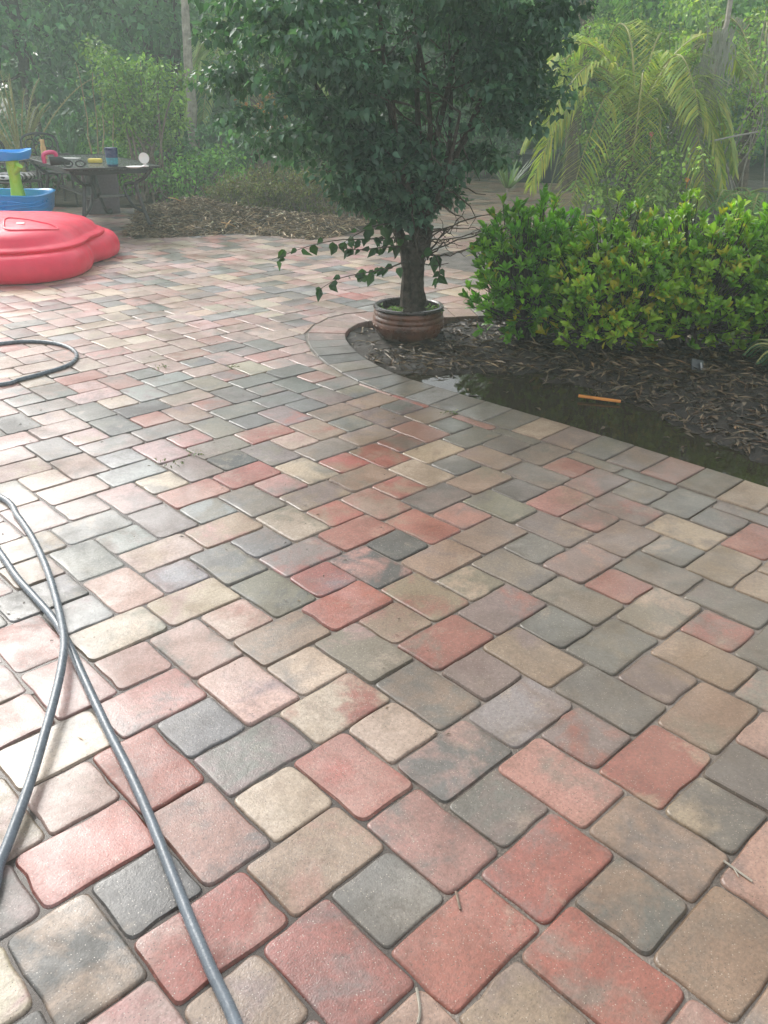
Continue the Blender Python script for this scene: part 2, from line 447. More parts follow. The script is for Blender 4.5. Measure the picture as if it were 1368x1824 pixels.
for P in (BED2, MULCHBED):
    D = densify(ccw(P)); T = np.roll(D, -1, 0)-np.roll(D, 1, 0); T /= np.linalg.norm(T, axis=1)[:, None]
    OBST.append((P, D, np.stack([T[:, 1], -T[:, 0]], 1)))
OBST.append((border_poly, outer, nrm))

def clip_half(poly, p0, n):
    out = []
    for i in range(len(poly)):
        a = poly[i]; b = poly[(i+1) % len(poly)]; da = (a-p0) @ n; db = (b-p0) @ n
        if da >= 0: out.append(a)
        if da*db < 0: out.append(a+(b-a)*da/(da-db))
    return np.array(out)
def area(P): return 0.5*abs(np.sum(P[:, 0]*np.roll(P[:, 1], -1)-np.roll(P[:, 0], -1)*P[:, 1]))

# ---- ground
GX = np.array([-600, -60, -20, 20, 60, 600.0]); GY = np.array([-600, -30, -6, 24, 60, 600.0])
gv = np.array([(x, y, -0.09) for y in GY for x in GX]); gf = np.array([(j*6+i, j*6+i+1, j*6+i+7, j*6+i+6) for j in range(5) for i in range(5)])
tag(np_mesh('ground', gv, gf, M_litter), 'dark leaf-littered ground under the trees', 'ground', kind='structure')

# ---- pavers: pattern of long stones in both directions and square ones
CODES = """-7,14,MB -11,10,BM -5,14,RM -9,10,RM -13,6,DB -3,16,BO -7,12,RS -11,8,RS -3,14,GB -7,10,GL -11,6,DG -4,12,RM -8,8,BS -12,4,RS -1,13,BG -5,9,SG -9,5,SG 1,14,GC -3,10,GM -7,6,CC -11,2,PB 3,14,GO -1,10,SO -5,6,SR -9,2,RS 1,12,RC -3,8,GP -7,4,GM -11,0,CG 1,10,MR -3,6,CB -7,2,GG -11,-2,SP 4,12,BO 0,8,LM -4,4,CR -8,0,SG 3,9,GO -1,5,GB -5,1,PM -9,-3,SP 5,10,MB 1,6,MM -3,2,CO -7,-2,PS 7,10,BC 3,6,BM -1,2,OP -5,-2,PG 5,8,GO -9,-6,RM 1,4,RO -3,0,BO -7,-4,CO 9,10,RM 5,6,GD 1,2,BS -3,-2,CS -7,-6,LM 8,8,OC 4,4,MR 0,0,RS 11,9,GM -4,-4,CP 7,5,OG -8,-8,DL 3,1,BR -1,-3,OG -5,-7,PP 13,10,BC 9,6,RS 5,2,OC 1,-2,RM -3,-6,ML -7,-10,BP 11,6,GO 7,2,OG 3,-2,DS 13,8,BC -1,-6,GO 9,4,MS -5,-10,LG 5,0,BM 1,-4,MR -3,-8,PC 13,6,GC -7,-12,CL 9,2,GL 5,-2,DG 1,-6,GM 16,8,RS -3,-10,LM 12,4,MB 8,0,BM 4,-4,RS 15,5,CO 0,-8,BS 11,1,MB -4,-12,LC 7,-3,RB 3,-7,CO 17,6,GM -1,-11,ML 13,2,SM -5,-15,PM 9,-2,SM 5,-6,RB 19,6,MO 1,-10,LO 15,2,MR -3,-14,PM 11,-2,OG 7,-6,BR 17,4,GD 3,-10,OG 13,0,SB -1,-14,PM 9,-4,MG -5,-18,CL 5,-8,MB 21,6,GO 1,-12,SR 17,2,OG -3,-16,PP 13,-2,GD 9,-6,RB 5,-10,SM 20,4,MG 1,-14,CO 16,0,MS -3,-18,CP 12,-4,BO 8,-8,BO 19,1,GD 4,-12,RS 15,-3,MG 0,-16,LG 11,-7,CB -4,-20,PC 7,-11,CO 21,2,OG 3,-15,MO 17,-2,RS -1,-19,PM 13,-6,GL 9,-10,RB 23,2,BO 5,-14,DO 19,-2,OB 1,-18,LG 15,-6,BM -3,-22,PM 11,-10,RB 21,0,BO 7,-14,MO 17,-4,OG 3,-18,PM 13,-8,CB -1,-22,GM 9,-12,MB 5,-16,OM 21,-2,BM 1,-20,MG 17,-6,GO -3,-24,PP 13,-10,MR 9,-14,CP 5,-18,SM 20,-4,BO 1,-22,PB 16,-8,GB 12,-12,BM 8,-16,RB 19,-7,GO 4,-20,MG 15,-11,SR 0,-24,PM 11,-15,BR 7,-19,OG 21,-6,GM 3,-23,GD 17,-10,GD -1,-27,GG 13,-14,GO 9,-18,GL 5,-22,SR 19,-10,SB 1,-26,PM 15,-14,MB 11,-18,MR 17,-12,BM 7,-22,BM 13,-16,BO 3,-26,GG 9,-20,GO 5,-24,DG 1,-28,MG 17,-14,GM 13,-18,GM 9,-22,MR 5,-26,CC 16,-16,BM 1,-30,GM 12,-20,GG 19,-15,RM 8,-24,BP 15,-19,MO 4,-28,PM 11,-23,GD 7,-27,LM 3,-31,GM 17,-18,OG 13,-22,MG 9,-26,GL 5,-30,PS 15,-22,GD 11,-26,OG 7,-30,SM 13,-24,GG 3,-34,CL 9,-28,LO 5,-32,RS 13,-26,MR 5,-34,GP 9,-30,GL 16,-24,GD 12,-28,PB 8,-32,PC 15,-27,CO"""
CODE = {}
for q in CODES.split():
    a, b, c = q.split(','); CODE[(int(a), int(b))] = c
PAL = {'R': (0.325, 0.102, 0.085), 'S': (0.375, 0.19, 0.168), 'P': (0.415, 0.285, 0.258), 'G': (0.138, 0.139, 0.137), 'D': (0.06, 0.063, 0.065),
       'M': (0.212, 0.16, 0.157), 'C': (0.46, 0.372, 0.288), 'B': (0.285, 0.205, 0.152), 'O': (0.202, 0.18, 0.145), 'L': (0.262, 0.268, 0.272)}
FAR_PAIRS = ['PM', 'PS', 'SP', 'CP', 'LG', 'GL', 'GM', 'PC', 'SM', 'CB', 'MG', 'PB', 'GO', 'PL', 'RS', 'CC', 'DG', 'BP']
FAR_W = np.array([12, 9, 7, 9, 7, 6, 8, 10, 6, 6, 6, 10, 4, 8, 1.5, 5, 1.5, 6], float); FAR_W /= FAR_W.sum()  # pale mix, paints the sky's wash into the distant stones

BASE = [(0, 0, 3, 2), (-3, 0, 3, 2), (-1, 2, 2, 3), (-1, 5, 2, 3), (1, 2, 2, 2), (-3, 2, 2, 2)]
pieces = []
for mm in range(-50, 70):
    for nn in range(-70, 70):
        for a, b, w_, h_ in BASE:
            u, v = a+4*mm, b-4*mm+8*nn
            cx_, cy_ = uvw(u+w_/2, v+h_/2)
            if cy_ < -0.15 or cy_ > 17 or abs(cx_) > 0.56*max(cy_, 0)+1.3 or cx_ < -7.5: continue
            pieces.append((u, v, w_, h_, cx_, cy_))
GAP = 0.0015
kept = []
for (u, v, w_, h_, cx_, cy_) in pieces:
    g = GAP/UNIT
    poly = np.array([uvw(u+g, v+h_-g), uvw(u+w_-g, v+h_-g), uvw(u+w_-g, v+g), uvw(u+g, v+g)])
    clipped = False; ok = True
    for P, D, nn_ in OBST:
        dd = np.hypot(D[:, 0]-cx_, D[:, 1]-cy_); i = int(np.argmin(dd))
        if dd[i] < 0.26:
            q = clip_half(poly, D[i]+nn_[i]*0.005, nn_[i])
            if len(q) < 3 or area(q) < 0.0016: ok = False; break
            if area(q) < area(poly)-1e-5: clipped = True
            poly = q
        elif in_poly(cx_, cy_, P)[0]: ok = False; break
    if ok: kept.append((u, v, w_, h_, cx_, cy_, clipped, poly))

def project(P):
    d = (np.asarray(P, float)-[0, 0, CAM_H]) @ CAM_R.T
    return np.stack([684+FPX*d[:, 0]/d[:, 2], 912+FPX*d[:, 1]/d[:, 2]], 1), d[:, 2]
def shown_area(poly):
    P = np.c_[poly, np.zeros(len(poly))]
    q, z = project(P)
    if (z < 0.2).any(): return 0.0
    q = np.clip(q, [0, 0], [1368, 1824])
    return area(q)
order = sorted(range(len(kept)), key=lambda i: -shown_area(kept[i][7]))
NEAR = set(order[:300])

def outline(poly, rad, n_c, wob, R):
    """rounded, slightly irregular outline of a polygon"""
    out = []; n = len(poly)
    for i in range(n):
        p0, p1, p2 = poly[i-1], poly[i], poly[(i+1) % n]
        a = p0-p1; b = p2-p1; la, lb = np.hypot(*a), np.hypot(*b)
        r = min(rad*R.uniform(0.65, 1.45), la*0.35, lb*0.35)
        pa = p1+a/la*r; pb = p1+b/lb*r
        for k in range(n_c):
            tt = k/(n_c-1)
            out.append((1-tt)**2*pa+2*tt*(1-tt)*p1+tt*tt*pb)
        L = np.hypot(*(p2-p1))
        if wob > 0 and L > 0.09:
            for q in (0.36, 0.64):
                nv = np.array([-b[1], b[0]])/lb
                out.append(p1+b*q+nv*R.normal(0, wob))
    return np.array(out)

def paver_geo(poly, R, detail=True, rad=0.0190, wob=0.0018):
    c = poly.mean(0)
    o = outline(poly, rad, 5, wob, R) if detail else outline(poly, 0.016, 3, 0, R)
    def inset(d):
        v = o-c; L = np.linalg.norm(v, axis=1)[:, None]; return c+v*(1-d/L)
    if detail:
        b1 = R.uniform(0.0026, 0.0045); b2 = R.uniform(0.0045, 0.0075)
        lev = [(0, -0.06), (0, -0.0085), (b1*0.5, -0.0038), (b1*1.2, -0.0015), (b2, -0.0003), (b2+0.0018, -0.0001), (0.021, 0.0001)]
    else:
        lev = [(0, -0.03), (0, -0.008), (0.0025, -0.0006), (0.008, 0.0)]
    V = []; F = []; n = len(o)
    for d, z in lev:
        q = inset(d)
        for p_ in q: V.append((p_[0], p_[1], z))
    for i in range(len(lev)-1):
        for k in range(n): F.append([i*n+k, i*n+(k+1) % n, (i+1)*n+(k+1) % n, (i+1)*n+k])
    if detail:
        V.append((c[0], c[1], 0.0003)); t0 = (len(lev)-1)*n
        for k in range(n): F.append([t0+k, t0+(k+1) % n, len(V)-1])
    else:
        F.append([(len(lev)-1)*n+k for k in range(n)])
    return V, F

EDGE = (1.0, 1.0, 0.9, 0.6, 0.35, 0.3, 0.0)
def edge_attr(me, V):
    n = (len(V)-1)//7; a = me.attributes.new('edge', 'FLOAT', 'POINT')
    a.data.foreach_set('value', [EDGE[min(i//n, 6)] for i in range(len(V)-1)]+[0.0])

def pair_for(u, v, cx_, cy_, R):
    c = CODE.get((u, v))
    if c is None: c = FAR_PAIRS[int(R.choice(len(FAR_PAIRS), p=FAR_W))]
    j = R.uniform(0.86, 1.14)*(1.15 if cy_ > 5 else 1.0)  # stones farther off brightened in colour to stand for sky reflection
    f = lambda k: np.clip(np.array(PAL[k])*j*R.uniform(0.94, 1.06, 3), 0, 0.8)
    return f(c[0]), f(c[1])

# bedding sand seen in the joints
xs = np.arange(-7.6, 8.0, 0.12); ys = np.arange(-0.4, 17.2, 0.12)
X, Y = np.meshgrid(xs[:-1]+0.06, ys[:-1]+0.06)
keep = ~in_poly(X.ravel(), Y.ravel(), np.vstack([inner+nrm*0.12, [[9, 4], [6, -2]]])).reshape(X.shape) & ~in_poly(X.ravel(), Y.ravel(), BED2).reshape(X.shape) & ~in_poly(X.ravel(), Y.ravel(), MULCHBED).reshape(X.shape)
keep &= np.abs(X) < 0.6*Y+1.9
jj, ii = np.nonzero(keep); nx = len(xs)
VX, VY = np.meshgrid(xs, ys)
gv = np.stack([VX.ravel(), VY.ravel(), np.full(VX.size, -0.0054)], 1)
gf = np.stack([jj*nx+ii, jj*nx+ii+1, (jj+1)*nx+ii+1, (jj+1)*nx+ii], 1)
used = np.unique(gf); remap = np.zeros(len(gv), int); remap[used] = np.arange(len(used))
patio = tag(np_mesh('patio', gv[used], remap[gf], M_joint), 'wet brick-coloured paver patio with dark joints', 'patio', kind='structure')

R = np.random.default_rng(5)
templates = {}
for key in ((3, 2), (2, 3), (2, 2)):
    L = []
    for k in range(14):
        g = GAP*R.uniform(0.6, 1.7); hw, hh = key[0]*UNIT/2-g, key[1]*UNIT/2-g
        V, F = paver_geo(np.array([(-hw, -hh), (hw, -hh), (hw, hh), (-hw, hh)]), R)
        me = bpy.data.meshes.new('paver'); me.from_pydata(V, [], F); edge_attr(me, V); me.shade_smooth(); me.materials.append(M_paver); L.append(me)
    templates[key] = L
fV, fF, fA, fB = [], [], [], []
for i, (u, v, w_, h_, cx_, cy_, clipped, poly) in enumerate(kept):
    ca, cb = pair_for(u, v, cx_, cy_, R)
    if i in NEAR:
        if clipped:
            c = poly.mean(0); V, F = paver_geo(poly-c, R)
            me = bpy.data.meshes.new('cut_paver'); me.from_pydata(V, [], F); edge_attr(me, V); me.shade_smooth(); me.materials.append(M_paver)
            o = bpy.data.objects.new('cut_paver', me); o.location = (c[0], c[1], 0)
        else:
            o = bpy.data.objects.new('paver', random.choice(templates[(w_, h_)]))
            o.location = (cx_, cy_, abs(R.normal(0, 0.0014))); o.rotation_euler = (R.normal(0, 0.004), R.normal(0, 0.004), YAW+R.normal(0, 0.008)+(math.pi if R.random() < 0.5 else 0))
        C.link(o); o.parent = patio
        o.color = (*ca, 1); o['second_color'] = [float(q) for q in cb]
    else:
        V, F = paver_geo(poly, R, False); b = len(fV); dz = R.normal(0, 0.0012)
        fV += [(a_, b_, c_+dz) for a_, b_, c_ in V]; fF += [[b+k for k in f] for f in F]
        fA += [ca]*len(V); fB += [cb]*len(V)
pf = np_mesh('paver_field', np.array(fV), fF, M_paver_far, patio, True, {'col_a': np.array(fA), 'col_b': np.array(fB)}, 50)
tag(pf, kind='stuff')

# soldier course round the planting bed
mid = inner+nrm*BW*0.5
sl_ = np.r_[0, np.cumsum(np.hypot(*np.diff(mid, axis=0).T))]
i0 = np.argmin(np.hypot(*(inner-uvw(23.15, 7)).T)); s0 = sl_[i0]
BORDER_CODES = {0: 'CB', 1: 'OG', 2: 'SM', 3: 'MB', 4: 'GO', 5: 'MB', 6: 'BC', 7: 'GO', 8: 'LG', 9: 'GO', 10: 'LG', 11: 'OG', 12: 'GO', 13: 'GM', 14: 'OM', 15: 'DG', 16: 'GD', 17: 'GM', 18: 'MP', 19: 'PS', 20: 'PB', 21: 'PM', 22: 'PS', 23: 'MP', 24: 'PB', 25: 'PL'}
STEP = 2*UNIT
for k in range(-18, 60):
    sa, sb = s0+(k-0.35)*STEP, s0+(k+0.65)*STEP
    if sa < 0 or sb > sl_[-1]: continue
    def at_s(q): return np.array([np.interp(q, sl_, inner[:, 0]), np.interp(q, sl_, inner[:, 1])]), np.array([np.interp(q, sl_, nrm[:, 0]), np.interp(q, sl_, nrm[:, 1])])
    (pa, na), (pb, nb) = at_s(sa), at_s(sb)
    if abs(pa[0]) > 0.6*max(pa[1], 0)+1.5: continue
    tdir = (pb-pa)/np.hypot(*(pb-pa))*GAP
    poly = ccw(np.array([pa+tdir+na*0.004, pb-tdir+nb*0.004, pb-tdir+nb*(BW-0.004), pa+tdir+na*(BW-0.004)]))
    c = poly.mean(0); V, F = paver_geo(poly-c, R, True, 0.003, 0.0004)
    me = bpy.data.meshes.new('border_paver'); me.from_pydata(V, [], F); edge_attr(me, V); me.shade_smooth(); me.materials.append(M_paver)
    o = bpy.data.objects.new('border_paver', me); o.location = (c[0], c[1], 0.001+R.normal(0, 0.001)); C.link(o); o.parent = patio
    cc = BORDER_CODES.get(k) or FAR_PAIRS[int(R.choice(len(FAR_PAIRS), p=FAR_W))]
    o.color = (*(np.array(PAL[cc[0]])*R.uniform(0.9, 1.1)), 1); o['second_color'] = [float(q) for q in PAL[cc[1]]]

# ---- soil of the beds
def soil_height(x, y):
    d = dist_path(x, y, inner)
    u, v = to_uv(x, y)
    wdt = np.interp(v, [-19, -16, -12, -4, 0, 7, 12], [0.05, 0.36, 0.64, 0.56, 0.44, 0.30, 0.26])
    front = (v < 14) & (v > -21)
    basin = np.where(front, np.exp(-(np.maximum(d, 0)/np.maximum(wdt, 0.02))**4), 0)
    z = -0.036+0.03*np.clip((d-0.25)/0.9, 0, 1)-0.06*basin
    z += (vnoise(x, y, 5, 1)-0.5)*0.03+(vnoise(x, y, 13, 2)-0.5)*0.032+(vnoise(x, y, 45, 3)-0.5)*0.012
    return z
def soil_patch(name, poly, step, zf, mat, bounds):
    xs = np.arange(bounds[0], bounds[1], step); ys = np.arange(bounds[2], bounds[3], step)
    VX, VY = np.meshgrid(xs, ys); X = VX[:-1, :-1]+step/2; Y = VY[:-1, :-1]+step/2
    k = in_poly(X.ravel(), Y.ravel(), poly).reshape(X.shape)
    jj, ii = np.nonzero(k); nx = len(xs)
    f = np.stack([jj*nx+ii, jj*nx+ii+1, (jj+1)*nx+ii+1, (jj+1)*nx+ii], 1)
    us = np.unique(f); rm = np.zeros(VX.size, int); rm[us] = np.arange(len(us))
    x = VX.ravel()[us]; y = VY.ravel()[us]
    return np_mesh(name, np.stack([x, y, zf(x, y)], 1), rm[f], mat, None, True)
bed_fat = np.vstack([inner+nrm*0.05, [[9, 4], [6, -2]]])
tag(soil_patch('garden_bed', bed_fat, 0.03, soil_height, M_soil, (-0.6, 4.6, 1.9, 8.0)), 'wet dark soil of the planting bed inside the paver edge', 'garden bed', kind='structure')
tag(soil_patch('far_garden_bed', BED2, 0.08, lambda x, y: -0.02+(vnoise(x, y, 3, 4)-0.5)*0.05+0.04*np.clip((y-9)/4, 0, 1), M_pale_soil, (0.3, 8.5, 6.5, 17.2)), 'pale sandy soil of the bed behind the potted tree', 'garden bed', kind='structure')
def mulch_h(x, y):
    d = dist_path(x, y, MULCHBED[:9])
    return -0.015+0.05*np.clip(d/0.5, 0, 1)+(vnoise(x, y, 4, 6)-0.5)*0.05
tag(soil_patch('mulch_bed', MULCHBED, 0.09, mulch_h, M_litter, (-9, 1.0, 9.3, 16)), 'brown mulched bed along the back of the patio', 'mulch bed', kind='structure')

# standing water against the soldier course
sel = [i for i in range(len(inner)) if -20.5 < to_uv(*inner[i])[1] < 16]
P = [inner[i]+nrm[i]*0.02 for i in sel]+[inner[i]-nrm[i]*0.85 for i in sel[::-1]]
tag(np_mesh('puddle', [(a, b, -0.043) for a, b in ccw(np.array(P))], [list(range(len(P)))], M_puddle), 'muddy rain puddle lying along the paver edge', 'puddle', kind='structure')
# water filling the paver joints at the left
def blob(pts, z, name, label):
    Q = catmull(pts, 10, True)
    Q = Q+np.stack([(vnoise(Q[:, 0], Q[:, 1], 6, 8)-0.5)*0.16, (vnoise(Q[:, 0], Q[:, 1], 6, 9)-0.5)*0.16], 1)
    Q = ccw(Q)
    tag(np_mesh(name, [(a, b, z) for a, b in Q], [list(range(len(Q)))], M_film), label, 'puddle', kind='structure')
blob([(-1.8, 3.1), (-1.25, 3.15), (-0.95, 2.95), (-0.75, 2.6), (-0.6, 2.3), (-0.55, 2.0), (-0.7, 1.8), (-1.0, 1.85), (-1.5, 2.2), (-2.0, 2.7)], -0.0028, 'joint_water', 'rainwater filling the joints by the hose')
blob([(-0.9, 1.55), (-0.4, 1.75), (-0.1, 1.7), (0.0, 1.5), (0.12, 1.2), (0.1, 0.95), (-0.05, 0.75), (-0.5, 0.7), (-1.0, 1.0)], -0.0046, 'joint_water', 'rainwater in the joints of the nearest pavers')

# ================================================================== plants
def unit(a): return a/(np.linalg.norm(a, axis=-1, keepdims=True)+1e-9)

def leaf_geo(P, D, Nv, L, Wd, kind='diamond', curl=0.15, fold=0.12):
    n = len(P); L = np.asarray(L)[:, None]; Wd = np.asarray(Wd)[:, None]
    D = unit(D); S_ = unit(np.cross(D, Nv)); Nn = np.cross(S_, D)
    if kind == 'diamond':
        a = P+D*L*0.42+S_*Wd*0.5+Nn*Wd*fold; b = P+D*L-Nn*L*curl; c = P+D*L*0.42-S_*Wd*0.5+Nn*Wd*fold
        V = np.stack([P, a, b, c], 1).reshape(-1, 3); base = np.arange(n)[:, None]*4
        F = np.concatenate([base+[0, 1, 2], base+[0, 2, 3]], 0); k = 4
    elif kind == 'heart':
        m1 = P+D*L*0.35; a0 = P+D*L*0.05+S_*Wd*0.34+Nn*Wd*fold; a1 = P+D*L*0.38+S_*Wd*0.5+Nn*Wd*fold*1.3
        c0 = P+D*L*0.05-S_*Wd*0.34+Nn*Wd*fold; c1 = P+D*L*0.38-S_*Wd*0.5+Nn*Wd*fold*1.3; tp = P+D*L-Nn*L*curl
        V = np.stack([P, a0, a1, tp, c1, c0], 1).reshape(-1, 3); base = np.arange(n)[:, None]*6
        F = np.concatenate([base+[0, 1, 2], base+[0, 2, 3], base+[0, 3, 4], base+[0, 4, 5]], 0); k = 6
    else:
        ts = [(0.32, 0.36, 0.02), (0.66, 0.5, 0.0)]
        m1 = P+D*L*0.30+Nn*L*0.03; m2 = P+D*L*0.64+Nn*L*0.02
        l1 = m1+S_*Wd*0.37+Nn*Wd*fold; r1 = m1-S_*Wd*0.37+Nn*Wd*fold
        l2 = m2+S_*Wd*0.5+Nn*Wd*fold; r2 = m2-S_*Wd*0.5+Nn*Wd*fold
        tp = P+D*L-Nn*L*curl; m3 = P+D*L*0.90-Nn*L*curl*0.6; l3 = m3+S_*Wd*0.27+Nn*Wd*fold*0.5; r3 = m3-S_*Wd*0.27+Nn*Wd*fold*0.5
        V = np.stack([P, l1, m1, r1, l2, m2, r2, l3, r3, tp], 1).reshape(-1, 3); base = np.arange(n)[:, None]*10
        F = np.concatenate([base+q for q in ([0, 2, 1], [0, 3, 2], [1, 2, 5], [1, 5, 4], [2, 3, 6], [2, 6, 5], [4, 5, 7], [5, 6, 8], [5, 8, 7], [7, 8, 9])], 0); k = 10
    return V, F, k

def leaf_cols(n, pal, G, jit=0.25):
    pal = np.asarray(pal, float); i = G.integers(0, len(pal), n); t = G.random((n, 1))
    c = pal[i]*(1-t)+pal[G.integers(0, len(pal), n)]*t
    return np.clip(c*np.exp(G.normal(0, jit, (n, 1))), 0, 0.85)

def cloud(clumps, n_per, L, Wd, pal, G, flat=0.5, droop=0.35, kind='diamond', out=0.6, curl=0.15):
    """leaves spread through a set of clumps: rows (x,y,z,rx,ry,rz)"""
    Ps, Ds, Ns = [], [], []
    for c in clumps:
        n = max(3, int(n_per*G.uniform(0.6, 1.4)))
        q = unit(G.normal(size=(n, 3)))*(G.random((n, 1))**0.45)
        Ps.append(np.array(c[:3])+q*np.array(c[3:6]))
        Ds.append(unit(q*out+G.normal(size=(n, 3))*0.55+[0, 0, -droop]))
        Ns.append(unit(G.normal(size=(n, 3))*flat+[0, 0, 1.0]))
    P = np.concatenate(Ps); D = np.concatenate(Ds); Nv = np.concatenate(Ns)
    n = len(P); Ls = L*G.uniform(0.6, 1.3, n); Ws = Wd*G.uniform(0.7, 1.25, n)
    V, F, k = leaf_geo(P, D, Nv, Ls, Ws, kind, curl)
    # tone varies clump by clump too, as young and old growth does
    tone = np.concatenate([np.full(len(p), G.uniform(0.7, 1.3)) for p in Ps])
    col = leaf_cols(n, pal, G)*tone[:, None]
    return V, F, np.repeat(np.clip(col, 0, 0.85), k, 0)

def foliage(name, parent, mat, *args, **kw):
    V, F, c = cloud(*args, **kw)
    return np_mesh(name, V, F, mat, parent, False, {'leaf_color': c})

def wander(p0, d, L, n, G, wig=0.25, up=0.0):
    P = [np.array(p0, float)]; d = unit(np.array(d, float))
    for i in range(n):
        d = unit(d+G.normal(0, wig, 3)+[0, 0, up]); P.append(P[-1]+d*L/n)
    return np.array(P)

def crown_clumps(c, r, n, G, rc, lo=-1.0, prof=None):
    out = []
    while len(out) < n:
        q = unit(G.normal(size=3))*G.random()**0.38
        if q[2] < lo: continue
        if prof is not None:
            hh = (q[2]+1)/2; k = np.interp(hh, [a for a, b in prof], [b for a, b in prof]); q = np.array([q[0]*k, q[1]*k, q[2]])
        s = rc*G.uniform(0.6, 1.4)
        out.append((*(np.array(c)+q*np.array(r)), s, s, s*0.6))
    return out

def tree(name, base, h, crown_c, crown_r, n_cl, n_per, leaf, pal, label, G, cat='tree', group=None, trunk_r=0.12, stems=1, rc=0.45, mat=None, bark=None, lean=(0, 0), kind='diamond', limbs=8):
    root = empty(name, base, label=label, cat=cat, group=group)
    mb = MB(); b0 = np.array(base, float); cc = np.array(crown_c)-b0
    for s_ in range(stems):
        off = np.array([G.normal(0, 0.12), G.normal(0, 0.12), 0])*(stems > 1)
        p = np.array([off, off*1.3+[lean[0]*0.3, lean[1]*0.3, h*0.3], off*2.0+[lean[0]*0.7, lean[1]*0.7, h*0.6], off*3+[lean[0], lean[1], h]])
        p = catmull(p, 6)+G.normal(0, 0.012, (19, 3)); p[0, 2] = -0.1
        mb.tube(p, np.linspace(trunk_r, trunk_r*0.35, len(p)), 8)
        for k in range(limbs):
            i = G.integers(7, 18); q = cc+unit(G.normal(size=3))*np.array(crown_r)*0.75
            L = np.array([p[i], p[i]*0.5+q*0.5+G.normal(0, 0.1, 3), q])
            mb.tube(catmull(L, 4), np.linspace(trunk_r*0.3, 0.008, 9), 5)
    mb.build('trunk', bark or M_bark, root)
    cl = crown_clumps(cc, crown_r, n_cl, G, rc)
    foliage('crown', root, mat or M_leaf, cl, n_per, leaf[0], leaf[1], pal, G, kind=kind)
    return root

def blades(name, base, n, L, Wd, pal, label, G, cat, spread=0.9, seg=6, droop=0.9, up=1.0, parent_group=None, mat=None, z0=0.0, thick_stem=None):
    """clump of arching strap leaves"""
    root = empty(name, base, label=label, cat=cat, group=parent_group)
    V, F, Cc = [], [], []
    for k in range(n):
        a = G.uniform(0, 2*math.pi); e = G.uniform(0.15, 1.0)*spread
        d = np.array([math.cos(a)*e, math.sin(a)*e, up]); d = unit(d)
        P = [np.array([math.cos(a)*0.03, math.sin(a)*0.03, z0])]; l = L*G.uniform(0.6, 1.2)
        for i in range(seg):
            d = unit(d+np.array([math.cos(a)*0.05, math.sin(a)*0.05, -droop*0.16*(i/seg)])); P.append(P[-1]+d*l/seg)
        P = np.array(P); sd = np.array([-math.sin(a), math.cos(a), 0]); b = len(V)
        c = leaf_cols(1, pal, G)[0]
        for i in range(seg+1):
            wv = Wd*(1-(i/seg)**2)*0.5+0.001
            V += [P[i]+sd*wv, P[i]-sd*wv+[0, 0, 0.3*wv]]; Cc += [c, c]
        for i in range(seg): F.append([b+2*i, b+2*i+1, b+2*i+3, b+2*i+2])
    np_mesh('leaves', np.array(V), np.array(F), mat or M_leaf, root, False, {'leaf_color': np.array(Cc)})
    return root

def frond(P, G, leaflet, pal, parent, n_leaf=58, droop=0.5, wid=0.027):
    """one feather frond along the polyline P: rachis + two rows of leaflets"""
    P = catmull(P, 8); m = len(P)
    fr = MB().tube(P, np.linspace(0.016, 0.004, m), 5).build('frond', M_palm_rachis, parent)
    s = np.linspace(0.10, 0.99, n_leaf); idx = s*(m-1)
    Q = np.stack([np.interp(idx, np.arange(m), P[:, k]) for k in range(3)], 1)
    T = unit(np.gradient(Q, axis=0)); side = unit(np.cross(T, [0, 0, 1.0])+1e-6)
    Vs, Fs, Cs = [], [], []
    base = 0
    for sg in (-1, 1):
        l = leaflet*(0.35+0.9*np.sin(np.pi*np.clip(s*0.92+0.08, 0, 1))**0.7)*G.uniform(0.85, 1.1, n_leaf)
        D0 = unit(side*sg+T*0.75+G.normal(0, 0.06, (n_leaf, 3)))
        D1 = unit(D0+np.array([0, 0, -droop]))
        A = Q; B = Q+D0*l[:, None]*0.55; E = B+D1*l[:, None]*0.5
        wv = unit(np.cross(D0, [0, 0, 1.0]))*wid*0.5
        V = np.stack([A+wv*0.5, A-wv*0.5, B+wv, B-wv, E], 1).reshape(-1, 3)
        bb = np.arange(n_leaf)[:, None]*5+base
        F = np.concatenate([bb+[0, 1, 3], bb+[0, 3, 2], bb+[2, 3, 4]], 0); base += n_leaf*5
        col = leaf_cols(n_leaf, pal, G, 0.15)
        Vs.append(V); Fs.append(F); Cs.append(np.repeat(col, 5, 0))
    np_mesh('leaflets', np.concatenate(Vs), np.concatenate(Fs), M_leaf, fr, False, {'leaf_color': np.concatenate(Cs)})
    return fr

def palm(base, heart_z, trunk_r, specs, label, G, leaflet=0.32, pal=None, group=None):
    """specs: list of (azimuth, length, rise, fall) for every frond"""
    root = empty('palm_tree', base, label=label, cat='palm', group=group)
    p = np.array([(0.02*math.sin(k), 0.02*math.cos(2*k), -0.1+(heart_z+0.1)*k/10) for k in range(11)])
    MB().tube(p, trunk_r*(1+0.12*np.sin(np.arange(11)*2.4)), 10).build('trunk', M_palm_trunk, root)
    for az, L, rise, fall in specs:
        d = np.array([math.sin(az), math.cos(az), 0.0]); h0 = np.array([0, 0, heart_z])
        P = [h0, h0+d*L*0.28+[0, 0, rise*0.75], h0+d*L*0.58+[0, 0, rise], h0+d*L*0.85+[0, 0, rise-fall*0.5], h0+d*L+[0, 0, rise-fall]]
        frond(P, G, leaflet, pal, root)
    return root

